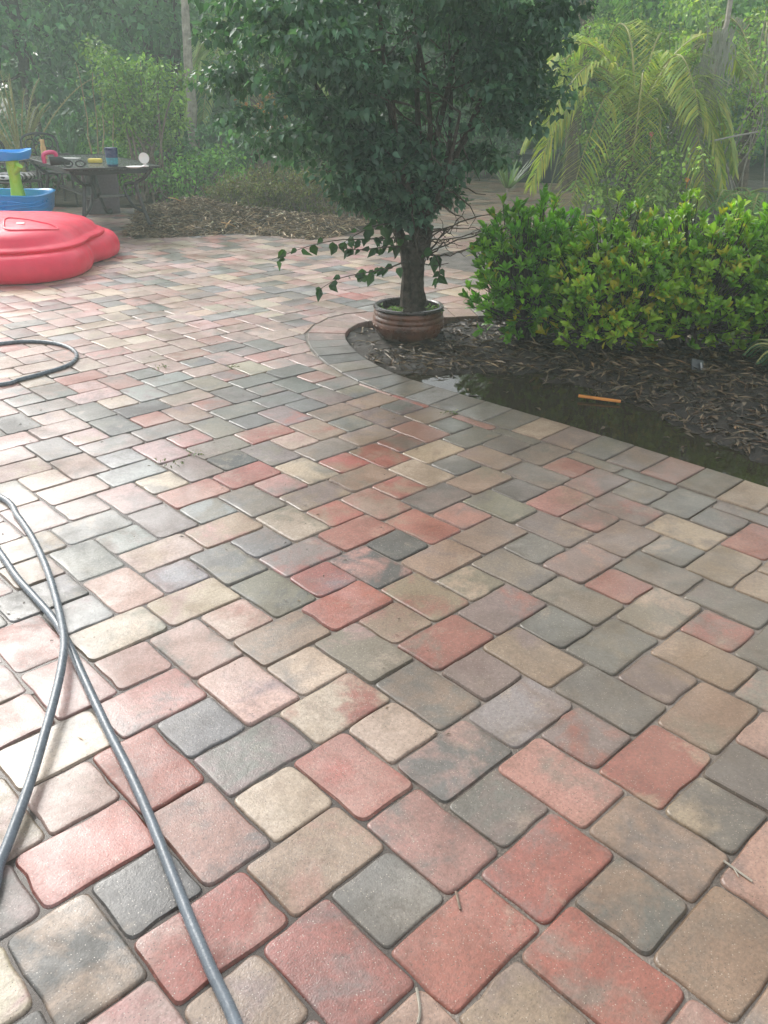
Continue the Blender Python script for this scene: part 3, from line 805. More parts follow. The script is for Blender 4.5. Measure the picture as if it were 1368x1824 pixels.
GREEN_DK = [(0.052, 0.124, 0.065), (0.072, 0.156, 0.078), (0.098, 0.195, 0.091)]
GREEN_BG = [(0.075, 0.194, 0.092), (0.105, 0.244, 0.116), (0.149, 0.308, 0.131)]
GREEN_MID = [(0.124, 0.292, 0.075), (0.186, 0.389, 0.089), (0.265, 0.486, 0.111)]
GREEN_LT = [(0.12, 0.22, 0.06), (0.17, 0.28, 0.07), (0.22, 0.32, 0.09)]
OLIVE = [(0.17, 0.19, 0.06), (0.24, 0.24, 0.08), (0.13, 0.16, 0.05)]
YELLOW = [(0.36, 0.34, 0.06), (0.30, 0.33, 0.07), (0.42, 0.36, 0.05)]
DRY = [(0.30, 0.21, 0.12), (0.46, 0.34, 0.20), (0.12, 0.08, 0.045), (0.52, 0.42, 0.27), (0.08, 0.055, 0.035)]
WETDRY = [(0.075, 0.05, 0.028), (0.11, 0.075, 0.04), (0.04, 0.028, 0.018), (0.16, 0.115, 0.065), (0.09, 0.05, 0.022)]

# ---- far wood behind everything
G = np.random.default_rng(21)
cl = [(G.uniform(-19, 20), G.uniform(21, 27), G.uniform(0.0, 5.0)*(0.75+0.25*G.random()), 1.1, 0.9, 0.8) for _ in range(1000)]
V, F, c = cloud(cl, 60, 0.34, 0.22, GREEN_BG, G)
tag(np_mesh('distant_woodland', V, F, M_leaf, None, False, {'leaf_color': c}), 'hazy dark wood closing off the garden behind the trees', 'woodland', kind='stuff')

# ---- trees standing behind the patio, left to right
T = [(-8.6, 15.5, 5.0, 1.9, 'broad dark green tree behind the cycad at the far left', GREEN_BG),
     (-6.4, 16.8, 5.6, 2.0, 'dark bluish green tree behind the patio table', GREEN_BG),
     (-3.9, 16.4, 5.2, 1.9, 'shaded green tree behind the light leafy shrub', GREEN_BG),
     (-1.2, 17.2, 5.4, 1.9, 'shaded green tree just left of the potted tree crown', GREEN_DK),
     (1.4, 18.6, 4.1, 1.8, 'dark green tree straight behind the potted tree', GREEN_DK),
     (4.6, 18.4, 4.5, 2.0, 'light green tree behind the drooping palm', GREEN_MID),
     (7.6, 17.2, 5.6, 2.1, 'light green leafy tree at the far right behind the moss', GREEN_MID)]
for k, (x, y, h, r, lab, pal) in enumerate(T):
    tree('background_tree', (x, y, -0.05), h*0.8, (x, y, h*0.55), (r, r*0.8, h*0.47), 85, 75, (0.15, 0.10), pal, lab, np.random.default_rng(30+k), group='trees behind the patio', rc=0.55, trunk_r=0.13, stems=2)

# slender pale trunk
b = gp(352, 330, 0); b = pt(352, 300, 13.6)
tree('slender_tree', (b[0], 13.6, -0.03), 5.2, (b[0]+0.3, 13.8, 4.6), (1.3, 1.1, 1.0), 30, 60, (0.12, 0.075), GREEN_BG, 'slender tree with a pale grey trunk behind the leafy shrub', np.random.default_rng(50), trunk_r=0.085, bark=M_bark_pale, limbs=4)

# light leafy shrub with arching branches behind the table
G = np.random.default_rng(51); Yb = 12.6
b = pt(265, 330, Yb); root = empty('leafy_shrub', (b[0], Yb, 0), label='light green arching shrub behind the right end of the patio table', cat='shrub')
mb = MB(); cl = []
tips = [(155, 75), (190, 100), (215, 118), (250, 110), (290, 120), (235, 160), (270, 165), (310, 175), (200, 190), (240, 205), (285, 200), (320, 215), (225, 245), (265, 240), (300, 250), (195, 150), (330, 130), (180, 215)]
for (x, y) in tips:
    q = pt(x, y, Yb+G.uniform(-0.35, 0.35))-np.array([b[0], Yb, 0]); q0 = np.array([G.normal(0, 0.12), G.normal(0, 0.1), 0])
    L = catmull(np.array([q0, q0*0.5+q*0.35+[0, 0, 0.35], q*0.75+[0, 0, 0.22], q]), 5); mb.tube(L, np.linspace(0.02, 0.005, len(L)), 5)
    for k in range(8, len(L)): cl.append((*L[k], 0.20, 0.17, 0.12))
for k in range(26): mb.tube(wander((G.normal(0, 0.25), G.normal(0, 0.2), 0.1), (G.normal(0, 0.6), G.normal(0, 0.4), 1), G.uniform(0.5, 1.0), 6, G), np.linspace(0.008, 0.002, 7), 4)
mb.build('stems', M_twig, root)
foliage('foliage', root, M_leaf, cl, 34, 0.062, 0.042, [(0.15, 0.28, 0.06), (0.21, 0.36, 0.075), (0.28, 0.42, 0.09)], G, kind='diamond')

# dark undergrowth bushes behind the mulch
for k, (x, y, Yd, r, h, pal, lab) in enumerate([(350, 335, 12.6, 0.75, 0.75, GREEN_MID, 'dark green bush between the table and the olive brush'),
        (430, 300, 13.4, 0.9, 1.25, GREEN_BG, 'dark green bush left of the potted tree'), (560, 300, 13.8, 1.0, 1.3, GREEN_BG, 'dark bush seen behind the potted tree crown'),
        (60, 260, 13.6, 0.9, 0.9, GREEN_BG, 'dark bush behind the ornate chairs'), (215, 300, 13.4, 0.7, 0.8, GREEN_MID, 'green bush behind the patio table'),
        (700, 300, 15.2, 1.1, 1.2, GREEN_BG, 'dark bush behind the potted tree stems'), (830, 290, 17.0, 1.0, 1.1, GREEN_BG, 'dark bush at the far end of the patio')]):
    G = np.random.default_rng(60+k); q = pt(x, y, Yd)
    root = empty('bush', (q[0], Yd, -0.02), label=lab, cat='bush')
    mb = MB()
    for j in range(14): mb.tube(wander((G.normal(0, r*0.2), G.normal(0, r*0.2), 0), (G.normal(0, 0.6), G.normal(0, 0.6), 1), h*0.9, 6, G), np.linspace(0.014, 0.003, 7), 5)
    mb.build('stems', M_twig, root)
    foliage('foliage', root, M_leaf, crown_clumps((0, 0, h*0.55), (r, r*0.7, h*0.5), 60, G, 0.2), 38, 0.075, 0.045, pal, G)

# olive brush of cut-back ground cover
for k, (x, y, Yd, r, h) in enumerate([(455, 365, 11.0, 0.55, 0.50), (520, 350, 11.2, 0.6, 0.62), (590, 360, 11.0, 0.55, 0.56), (415, 378, 11.2, 0.35, 0.40), (650, 375, 11.2, 0.5, 0.46)]):
    G = np.random.default_rng(80+k); q = pt(x, y, Yd)
    root = empty('low_brush', (q[0], Yd, 0.02), label='olive brown low brush behind the mulch, ' + ['left of the tallest clump', 'tallest clump of the row', 'beside the potted tree branches', 'smallest clump nearest the straw heap', 'hidden behind the potted tree'][k], cat='brush', group='low brush behind the mulch')
    mb = MB()
    for j in range(60): mb.tube(wander((G.normal(0, r*0.45), G.normal(0, r*0.25), 0), (G.normal(0, 0.7), G.normal(0, 0.5), 1), h*G.uniform(0.7, 1.25), 5, G), np.linspace(0.005, 0.0015, 6), 4)
    mb.build('stems', M_twig, root)
    foliage('foliage', root, M_leaf, crown_clumps((0, 0, h*0.55), (r, r*0.6, h*0.5), 80, G, 0.12), 40, 0.042, 0.022, OLIVE+[(0.16, 0.11, 0.06)], G)

# cycad-like plume plant, strap leaves and bare canes at the far left
q = pt(30, 236, 13.0)
root = empty('plume_plant', (q[0], 13.0, 0.0), label='greyish feathery plume plant behind the ornate chairs', cat='plant')
G = np.random.default_rng(91)
for k in range(22):
    a = G.uniform(-1.25, 1.25); l = G.uniform(0.95, 1.45)
    d = np.array([math.sin(a), 0.35*G.normal(), 0]); h0 = np.array([0, 0, 0.35])
    frond([h0, h0+d*l*0.25+[0, 0, l*0.45], h0+d*l*0.5+[0, 0, l*0.75], h0+d*l*0.72+[0, 0, l*0.9]], G, 0.10, [(0.30, 0.31, 0.21), (0.40, 0.38, 0.27), (0.22, 0.25, 0.15)], root, 26, 0.2, 0.012)
q = pt(118, 250, 13.2)
blades('strap_leaf_plant', (q[0], 13.2, 0.25), 16, 0.85, 0.06, [(0.07, 0.16, 0.08), (0.10, 0.20, 0.10)], 'green strap-leaved plant behind the second ornate chair', np.random.default_rng(92), 'plant', 0.5, droop=1.4)
for k, (x0, x1, yt, Yd) in enumerate([(172, 138, 110, 12.3), (176, 162, 128, 12.35), (180, 181, 150, 12.25), (186, 205, 170, 12.3)]):
    a = pt(x0, 300, Yd); e = pt(x1, yt, Yd); a[2] = 0.0; G = np.random.default_rng(95+k)
    L = np.array([a+(e-a)*s_+G.normal(0, 0.012, 3) for s_ in np.linspace(0, 1, 9)])-a
    root = empty('bare_cane', a, label='bare tan cane rising behind the patio table, ' + ['tallest, leaning left', 'second from the left', 'upright one', 'shortest, leaning right'][k], cat='cane', group='bare canes behind the table')
    MB().tube(L, np.linspace(0.016, 0.005, 9), 6).build('cane', basic('cane_skin', (0.28, 0.22, 0.11), 0.6, 0.3, 20), root)
    foliage('sparse_leaves', root, M_leaf, [(*L[j], 0.07, 0.07, 0.07) for j in range(5, 9)], 5, 0.05, 0.03, GREEN_LT, G)

# small palm showing its fronds left of the potted tree
G = np.random.default_rng(98); q = pt(455, 200, 14.4)
palm((q[0], 14.4, 0), 1.75, 0.09, [(-1.5, 1.1, 0.45, 0.9), (-1.9, 1.15, 0.2, 1.1), (-1.1, 1.2, 0.7, 0.9), (-0.6, 1.2, 0.9, 0.6), (0.2, 1.2, 0.9, 0.7), (1.0, 1.2, 0.6, 0.8), (1.7, 1.2, 0.4, 1.0), (2.4, 1.1, 0.4, 1.0), (3.1, 1.1, 0.4, 1.0), (-2.5, 1.1, 0.3, 1.0)], 'small palm with pale hanging fronds left of the potted tree', G, 0.3, [(0.28, 0.38, 0.13), (0.36, 0.45, 0.16)])
# shrub with a few orange leaves
G = np.random.default_rng(99); q = pt(465, 215, 13.0)
root = empty('orange_leaved_shrub', (q[0], 13.0, 0), label='spindly shrub with orange and yellow leaves left of the potted tree', cat='shrub')
mb = MB(); cl = []
for k in range(14):
    e = pt(465+G.normal(0, 22), 205+G.normal(0, 26), 13.0)-np.array([q[0], 13.0, 0])
    L = catmull(np.array([[0, 0, 0], e*0.5+G.normal(0, 0.05, 3), e]), 5); mb.tube(L, np.linspace(0.012, 0.003, len(L)), 5); cl.append((*e, 0.11, 0.1, 0.09))
mb.build('stems', M_twig, root)
foliage('foliage', root, M_leaf, cl, 22, 0.06, 0.035, [(0.46, 0.17, 0.035), (0.34, 0.24, 0.06), (0.14, 0.19, 0.06)], G)

# ---- right-hand side: palms, vines, moss
G = np.random.default_rng(110); PALMCOL = [(0.320, 0.416, 0.096), (0.432, 0.480, 0.104), (0.528, 0.496, 0.088), (0.240, 0.360, 0.104)]
q = pt(1132, 215, 11.6)
palm((q[0], 11.6, 0), q[2], 0.11, [(-1.75, 1.3, 0.30, 1.05), (-2.35, 1.25, 0.28, 1.15), (3.05, 1.15, 0.22, 1.2), (2.5, 1.2, 0.25, 1.15), (-1.3, 1.35, 0.55, 0.85), (-0.8, 1.4, 0.9, 0.6), (-0.2, 1.3, 1.1, 0.4), (0.5, 1.4, 1.0, 0.5), (1.1, 1.35, 0.7, 0.8), (1.7, 1.3, 0.45, 1.0), (2.1, 1.2, 0.3, 1.1), (-2.9, 1.2, 0.5, 0.9), (-1.6, 1.4, 0.85, 0.5), (1.4, 1.35, 0.95, 0.4), (-2.0, 1.35, 0.6, 0.7), (2.8, 1.2, 0.7, 0.6)],
     'palm with drooping yellow-green fronds behind the glossy hedge', G, 0.44, PALMCOL)
G = np.random.default_rng(111); q = pt(1345, 185, 13.2)
palm((q[0], 13.2, 0), q[2]+0.1, 0.10, [(-1.7, 1.2, 0.35, 1.0), (-2.3, 1.2, 0.3, 1.1), (3.0, 1.2, 0.3, 1.2), (-1.2, 1.3, 0.7, 0.8), (-0.6, 1.3, 1.0, 0.5), (0.3, 1.3, 1.0, 0.5), (1.2, 1.2, 0.6, 0.8), (2.2, 1.2, 0.3, 1.0)],
     'brownish palm at the right edge behind the hanging moss', G, 0.36, [(0.22, 0.21, 0.08), (0.30, 0.26, 0.10), (0.16, 0.19, 0.07)])
G = np.random.default_rng(112); q = pt(1040, 60, 15.0)
palm((q[0], 15.0, 0), q[2]+0.5, 0.12, [(-1.6+0.45*k, 1.9, 0.7 if k % 2 else 1.0, 1.1) for k in range(14)], 'taller palm behind the drooping one, fronds in the haze', G, 0.5, [(0.24, 0.38, 0.15), (0.32, 0.46, 0.18)])
# climbing vine mass with pale stems
G = np.random.default_rng(113)
for k, (x0, x1, y0, y1, Yd, n, lab) in enumerate([(1180, 1368, 0, 250, 12.2, 70, 'pale-stemmed flowering vine tangle at the upper right'), (1000, 1180, 20, 140, 12.8, 40, 'light green vine growing through the palm fronds'), (1060, 1240, 240, 350, 10.9, 46, 'leafy vine sprawling low behind the glossy hedge')]):
    a = pt((x0+x1)/2, 300, Yd); root = empty('flowering_vine', (a[0], Yd, 0), label=lab, cat='vine')
    mb = MB(); cl = []
    for j in range(n):
        e = pt(G.uniform(x0, x1), G.uniform(y0, y1), Yd+G.normal(0, 0.4))-np.array([a[0], Yd, 0]); s0_ = np.array([G.normal(0, 0.5), G.normal(0, 0.3), 0])
        L = catmull(np.array([s0_, s0_*0.5+e*0.5+G.normal(0, 0.15, 3), e]), 6)
        if j < n*0.5: mb.tube(L, np.linspace(0.013, 0.004, len(L)), 5)
        cl += [(*(e+G.normal(0, 0.1, 3)), 0.17, 0.15, 0.13), (*(L[8]+G.normal(0, 0.1, 3)), 0.14, 0.12, 0.1)]
    mb.build('stems', M_bark_pale if k == 0 else M_stem_green, root)
    foliage('foliage', root, M_leaf, cl, 26, 0.058, 0.042, [(0.18, 0.32, 0.07), (0.26, 0.40, 0.09), (0.34, 0.46, 0.10)], G, kind='diamond')
for (x, y, mt, nm, lab) in [(1160, 239, M_flower_pink, 'pink_flower', 'single pink blossom among the drooping fronds'), (1224, 320, M_flower_orange, 'orange_flower', 'single orange blossom above the hedge')]:
    q = pt(x, y, 10.6); mb = MB()
    for k in range(5):
        a = k*1.2566; d = np.array([math.cos(a), 0.3*math.sin(a), math.sin(a)]); sd = np.array([-math.sin(a), 0.2, math.cos(a)])
        mb.add([q, q+d*0.018+sd*0.011+[0, -0.006, 0], q+d*0.03+[0, -0.01, 0], q+d*0.018-sd*0.011+[0, -0.006, 0]], [[0, 1, 2, 3]])
    mb.tube([q, q+[0.02, 0.04, -0.1], q+[0.05, 0.08, -0.28]], 0.003, 4)
    tag(mb.build(nm, mt, None, False), lab, 'flower')
# hanging moss column
G = np.random.default_rng(114); q = pt(1290, 45, 11.4); V, F, Cc = [], [], []
for k in range(900):
    s_ = G.random(); zt = q[2]-s_*1.75; x = q[0]-0.30*s_+G.normal(0, 0.07+0.05*math.sin(s_*3.1)); y = 11.4+G.normal(0, 0.08); l = G.uniform(0.1, 0.32); b = len(V)
    w_ = G.uniform(0.003, 0.008); dx = G.normal(0, 0.03)
    V += [(x-w_, y, zt), (x+w_, y, zt), (x+w_+dx, y, zt-l*0.5), (x-w_+dx, y, zt-l*0.5), (x+dx*0.5, y, zt-l)]; F += [[b, b+1, b+2, b+3], [b+3, b+2, b+4]]
tag(np_mesh('spanish_moss', np.array(V), F, M_moss), 'long grey curtain of hanging moss at the upper right', 'moss')
G = np.random.default_rng(115)
L = wander(pt(1295, 40, 11.45), (-0.25, 0, -1), 2.4, 8, G, 0.06)
L = L-[0, 0, 0]; a = L[-1].copy()
tag(MB().tube(np.vstack([pt(1310, -60, 11.5), L, [[a[0]-0.1, a[1], 0]]]), np.linspace(0.03, 0.045, len(L)+2), 7).build('dead_trunk', M_bark_pale), 'pale dead trunk carrying the hanging moss', 'trunk')
a, e = pt(1265, 252, 11.0), pt(1350, 235, 11.0)
tag(MB().tube([a, (a+e)/2+[0, 0, 0.005], e], 0.011, 8).build('pale_pole', basic('weathered_pole', (0.30, 0.28, 0.24), 0.7, 0.2, 20)), 'pale weathered pole lying across the ferns at right', 'pole')
# understory ferns
for k, (x, y, Yd) in enumerate([(1235, 300, 11.3), (1310, 310, 11.0), (1180, 310, 11.6), (1360, 330, 10.6), (1090, 310, 12.0)]):
    q = pt(x, y, Yd); G = np.random.default_rng(120+k)
    root = empty('fern', (q[0], Yd, 0.02), label='dark green fern behind the hedge, ' + ['below the hanging moss', 'under the pale pole', 'beneath the drooping palm', 'at the right edge of the photo', 'behind the low vine'][k], cat='fern', group='ferns under the palms')
    for j in range(15):
        a = G.uniform(0, 6.28); l = G.uniform(0.4, 0.65); d = np.array([math.sin(a), math.cos(a), 0])
        frond([(0, 0, 0.02), d*l*0.3+[0, 0, l*0.55], d*l*0.7+[0, 0, l*0.65], d*l+[0, 0, l*0.4]], G, 0.10, GREEN_MID, root, 20, 0.15, 0.022)

# yucca-like spiky plant beside the far path
for k, (x, y, Yd, zt, l) in enumerate([(905, 335, 9.7, None, 0.42), (888, 462, 8.3, 0.12, 0.28)]):
    q = pt(x, y, Yd); G = np.random.default_rng(130+k)
    r_ = blades('spiky_plant', (q[0], Yd, 0), 34, l, 0.022, [(0.10, 0.16, 0.08), (0.15, 0.21, 0.10)], ['spiky rosette on a thin stem beside the far path', 'small spiky rosette at the hedge end'][k], G, 'plant', 1.3, 4, 0.3, 0.7, z0=q[2])
    MB().tube([(0.03, 0, -0.03), (-0.02, 0.01, q[2]*0.5), (0, 0, q[2]+0.03)], 0.014, 6).build('stem', M_bark_pale, r_)

# ================================================================== potted tree
PC = pt(727, 575, 5.62); PX, PY = PC[0], 5.62
pot = empty('plant_pot', (PX, PY, -0.035), label='low brown glazed clay pot holding the tree', cat='pot')
prof = [(0.165, 0.0), (0.195, 0.012), (0.222, 0.05), (0.236, 0.09), (0.240, 0.115), (0.233, 0.125), (0.239, 0.135), (0.236, 0.150), (0.228, 0.158), (0.234, 0.170), (0.230, 0.186), (0.220, 0.196)]
MB().lathe(prof, 56, cap1=False).build('bowl', M_terracotta, pot, True, 60)
MB().lathe([(0.220, 0.194), (0.232, 0.198), (0.236, 0.208), (0.231, 0.219), (0.216, 0.221), (0.205, 0.214), (0.200, 0.17)], 56, cap0=False, cap1=False).build('rim', M_pot_rim, pot)
mb = MB()
for k in range(26):                                         # moulded scrolls round the belly
    a0 = 2*math.pi*k/26; L = []
    for j in range(11):
        s_ = j/10*5.2; rr = 0.019*(1-j/13); a = a0+rr*math.cos(s_)/0.236; z = 0.085+rr*math.sin(s_); r = np.interp(z, [q[1] for q in prof], [q[0] for q in prof])+0.002
        L.append((r*math.cos(a), r*math.sin(a), z))
    mb.tube(L, 0.0042, 5)
tag(mb.build('scroll_band', M_terracotta, pot), kind='stuff')
MB().lathe([(0.202, 0.165), (0.12, 0.178), (0.03, 0.186)], 32, cap0=False).build('potting_soil', M_soil, pot)
G = np.random.default_rng(140)
for k, (x, y) in enumerate([(690, 545), (702, 552), (678, 552), (768, 548), (778, 553), (716, 538)]):
    q = pt(x, y, PY-0.08+0.03*k % 0.1)
    wv = empty('pot_weed', (q[0], q[1], 0.13), label='tiny green weed in the pot, ' + ['left of the trunk', 'close beside the trunk on the left', 'at the left rim', 'right of the trunk', 'at the right rim', 'behind the trunk'][k], cat='weed', group='weeds growing in the pot')
    foliage('leaves', wv, M_leaf, [(0, 0, 0.03, 0.035, 0.035, 0.03)], 26, 0.03, 0.016, GREEN_LT, G)

tb = np.array([pt(738, 548, PY)[0], PY, 0.13])
tree_root = empty('potted_tree', tuple(tb), label='dense dark green tree with a gnarled trunk growing in the pot', cat='tree')
G = np.random.default_rng(141); mb = MB()
def P_(x, y, Y=PY): return pt(x, y, Y)-tb
trunk_pts = [P_(736, 556), P_(738, 530), P_(739, 500), P_(742, 470), P_(745, 440), P_(748, 415)]
def gnarl(pts, r, n=14, seed=0):
    g = np.random.default_rng(seed); L = catmull(pts, 6); m_ = len(L); rr = np.interp(np.linspace(0, 1, m_), np.linspace(0, 1, len(r)), r)
    b = MB().tube(L, rr, n); V = np.array(b.V).reshape(m_, n, 3)
    ph = g.uniform(0, 6.28, 4)
    for k in range(n):
        a = 2*math.pi*k/n
        s_ = 1+0.17*np.sin(2*a+ph[0]+np.linspace(0, 2, m_))+0.12*np.sin(3*a+ph[1]-np.linspace(0, 4, m_))+0.07*np.sin(np.linspace(0, 22, m_)+a*2)+g.normal(0, 0.05, m_)
        V[:, k] = L+(V[:, k]-L)*s_[:, None]
    return V.reshape(-1, 3), b.F
tm = MB(); tm.add(*gnarl(trunk_pts, [0.088, 0.064, 0.053, 0.050, 0.058, 0.05], 18, 1))
tm.add(*gnarl([P_(722, 545, PY-0.03), P_(724, 500, PY-0.03), P_(722, 460, PY-0.02), P_(712, 420, PY), P_(690, 370, PY+0.05)], [0.046, 0.040, 0.036, 0.034, 0.026], 10, 2))
tm.build('trunk', M_bark, tree_root)
stems = []
TOPS = [(560, 150, -0.3), (640, 60, 0.2), (730, 0, -0.1), (800, 40, 0.35), (880, 120, -0.2), (700, 180, -0.45), (820, 200, -0.4), (600, 260, 0.3), (930, 60, 0.3), (500, 60, 0.2), (760, -120, 0.1), (660, -150, -0.2), (860, -100, 0.0)]
for k, (x, y, dy) in enumerate(TOPS):
    s0_ = trunk_pts[-1]+G.normal(0, 0.03, 3); e = P_(x, y, PY+dy)
    L = catmull(np.array([trunk_pts[-2]+G.normal(0, 0.02, 3), s0_, s0_*0.45+e*0.55+np.array([0, 0, -0.12])+G.normal(0, 0.05, 3), e]), 6)
    stems.append(L); mb.tube(L, np.linspace(0.034, 0.007, len(L)), 7)
    for j in range(9):
        i = G.integers(7, len(L)); mb.tube(wander(L[i], (G.normal(), G.normal(), G.normal(0.1, 0.6)), G.uniform(0.25, 0.5), 5, G, 0.35), np.linspace(0.007, 0.002, 6), 4)
mb.build('limbs', M_bark, tree_root)
tw = MB()                                                   # bare twigs on the right of the trunk
for k in range(10):
    a = P_(752+G.uniform(-6, 12), G.uniform(415, 470), PY-0.05); e = P_(G.uniform(790, 905), G.uniform(375, 455), PY+G.normal(-0.1, 0.2))
    L = catmull(np.array([a, a*0.5+e*0.5+G.normal(0, 0.03, 3), e]), 5)+G.normal(0, 0.006, (11, 3)); tw.tube(L, np.linspace(0.006, 0.0022, 11), 5)
    for j in range(3): tw.tube(wander(L[G.integers(4, 11)], (G.normal(0.5, 0.6), G.normal(0, 0.5), G.normal(0, 0.6)), 0.10, 4, G, 0.4), np.linspace(0.0028, 0.0012, 5), 4)
tw.build('bare_twigs', M_bark, tree_root)
# crown: clumps on an upturned, spreading outline with gaps
cl = []; zs = [0.72, 0.85, 1.0, 1.25, 1.5, 1.8, 2.2, 2.7, 3.1, 3.35]; rs = [0.10, 0.32, 0.56, 0.84, 0.98, 1.04, 1.04, 0.9, 0.6, 0.2]
ccx = pt(690, 150, PY)[0]
while len(cl) < 330:
    z = G.uniform(0.74, 3.3) if len(cl) > 140 else G.uniform(0.8, 1.95)
    r = np.interp(z, zs, rs); a = G.uniform(0, 2*math.pi); k = G.random()**0.42
    x = ccx+(0.02 if z < 1.1 else 0)+r*k*math.cos(a)*1.04; y = PY+r*k*math.sin(a)*0.92
    if z < 1.05 and G.random() < 0.5: continue
    if vnoise(np.array([x*1.0+z*0.7]), np.array([y+z]), 3.1, 5)[0] < 0.42: continue
    s_ = G.uniform(0.09, 0.22); cl.append((x-tb[0], y-tb[1], z-tb[2], s_*1.25, s_*1.25, s_*0.34))
cr = foliage('crown', tree_root, M_leaf, cl, 118, 0.047, 0.034, [(0.05, 0.12, 0.075), (0.072, 0.155, 0.10), (0.10, 0.19, 0.12), (0.085, 0.165, 0.115)], G, flat=0.45, droop=0.5, kind='heart')
cr['kind'] = 'stuff'
# leafy drooping branches whose leaves can be told apart
def leaf_template(kind, curl, fold, name, mat):
    V, F, k = leaf_geo(np.zeros((1, 3)), np.array([[0, 1.0, 0]]), np.array([[0, 0, 1.0]]), [1.0], [0.66 if kind == 'heart' else 0.36], kind, curl, fold)
    me = bpy.data.meshes.new(name); me.from_pydata(V.tolist(), [], F.tolist()); me.materials.append(mat); return me
HEART = [leaf_template('heart', c_, f_, 'leaf', M_vine_obj) for c_, f_ in ((0.1, 0.15), (0.2, 0.25), (0.05, 0.08), (0.28, 0.2))]
OVAL = [leaf_template('oval', c_, f_, 'leaf', M_leaf_obj) for c_, f_ in ((0.08, 0.12), (0.16, 0.18), (0.02, 0.1), (0.22, 0.2))]
def leaf_obj(me, P, D, Nv, L, col, parent):
    D = unit(D); S_ = unit(np.cross(D, Nv)); Nn = np.cross(S_, D)
    o = bpy.data.objects.new('leaf', me); M = Matrix.Identity(4)
    for i in range(3): M[i][0] = S_[i]*L; M[i][1] = D[i]*L; M[i][2] = Nn[i]*L; M[i][3] = P[i]
    C.link(o); o.parent = parent; o.matrix_local = M; o.color = (*[float(q) for q in col], 1)
    return o
BR = [[(742, 425, 0), (700, 424, -0.12), (650, 426, -0.2), (600, 428, -0.25), (545, 440, -0.28), (484, 463, -0.3)],
      [(730, 462, -0.05), (690, 478, -0.15), (650, 486, -0.22), (605, 496, -0.26), (568, 516, -0.3)],
      [(740, 440, -0.05), (690, 440, -0.2), (640, 445, -0.3), (600, 440, -0.32)],
      [(755, 455, -0.05), (775, 455, -0.18), (783, 478, -0.22), (778, 506, -0.24)],
      [(735, 400, 0.0), (680, 400, -0.2), (640, 415, -0.3), (612, 432, -0.33)]]
for bi, pts in enumerate(BR):
    L = catmull(np.array([P_(x, y, PY+dy) for x, y, dy in pts]), 8)
    b_ = MB().tube(L, np.linspace(0.006, 0.0015, len(L)), 5).build('drooping_branch', M_bark, tree_root)
    i = 5.0
    while i < len(L)-0.5:
        q = np.array([np.interp(i, np.arange(len(L)), L[:, k]) for k in range(3)])
        q = q+G.normal(0, 0.012, 3); d = np.array([G.normal(-0.3, 0.6), G.normal(-0.15, 0.45), G.normal(-0.8, 0.35)]); nv = np.array([G.normal(0, 0.5), -1.0, 0.35+G.normal(0, 0.3)])
        leaf_obj(HEART[G.integers(0, 4)], q, d, nv, G.uniform(0.04, 0.092), leaf_cols(1, [(0.030, 0.075, 0.030), (0.05, 0.11, 0.035)], G)[0], b_)
        i += G.uniform(1.0, 2.2)*(0.7 if i < len(L)*0.45 else 1.25)

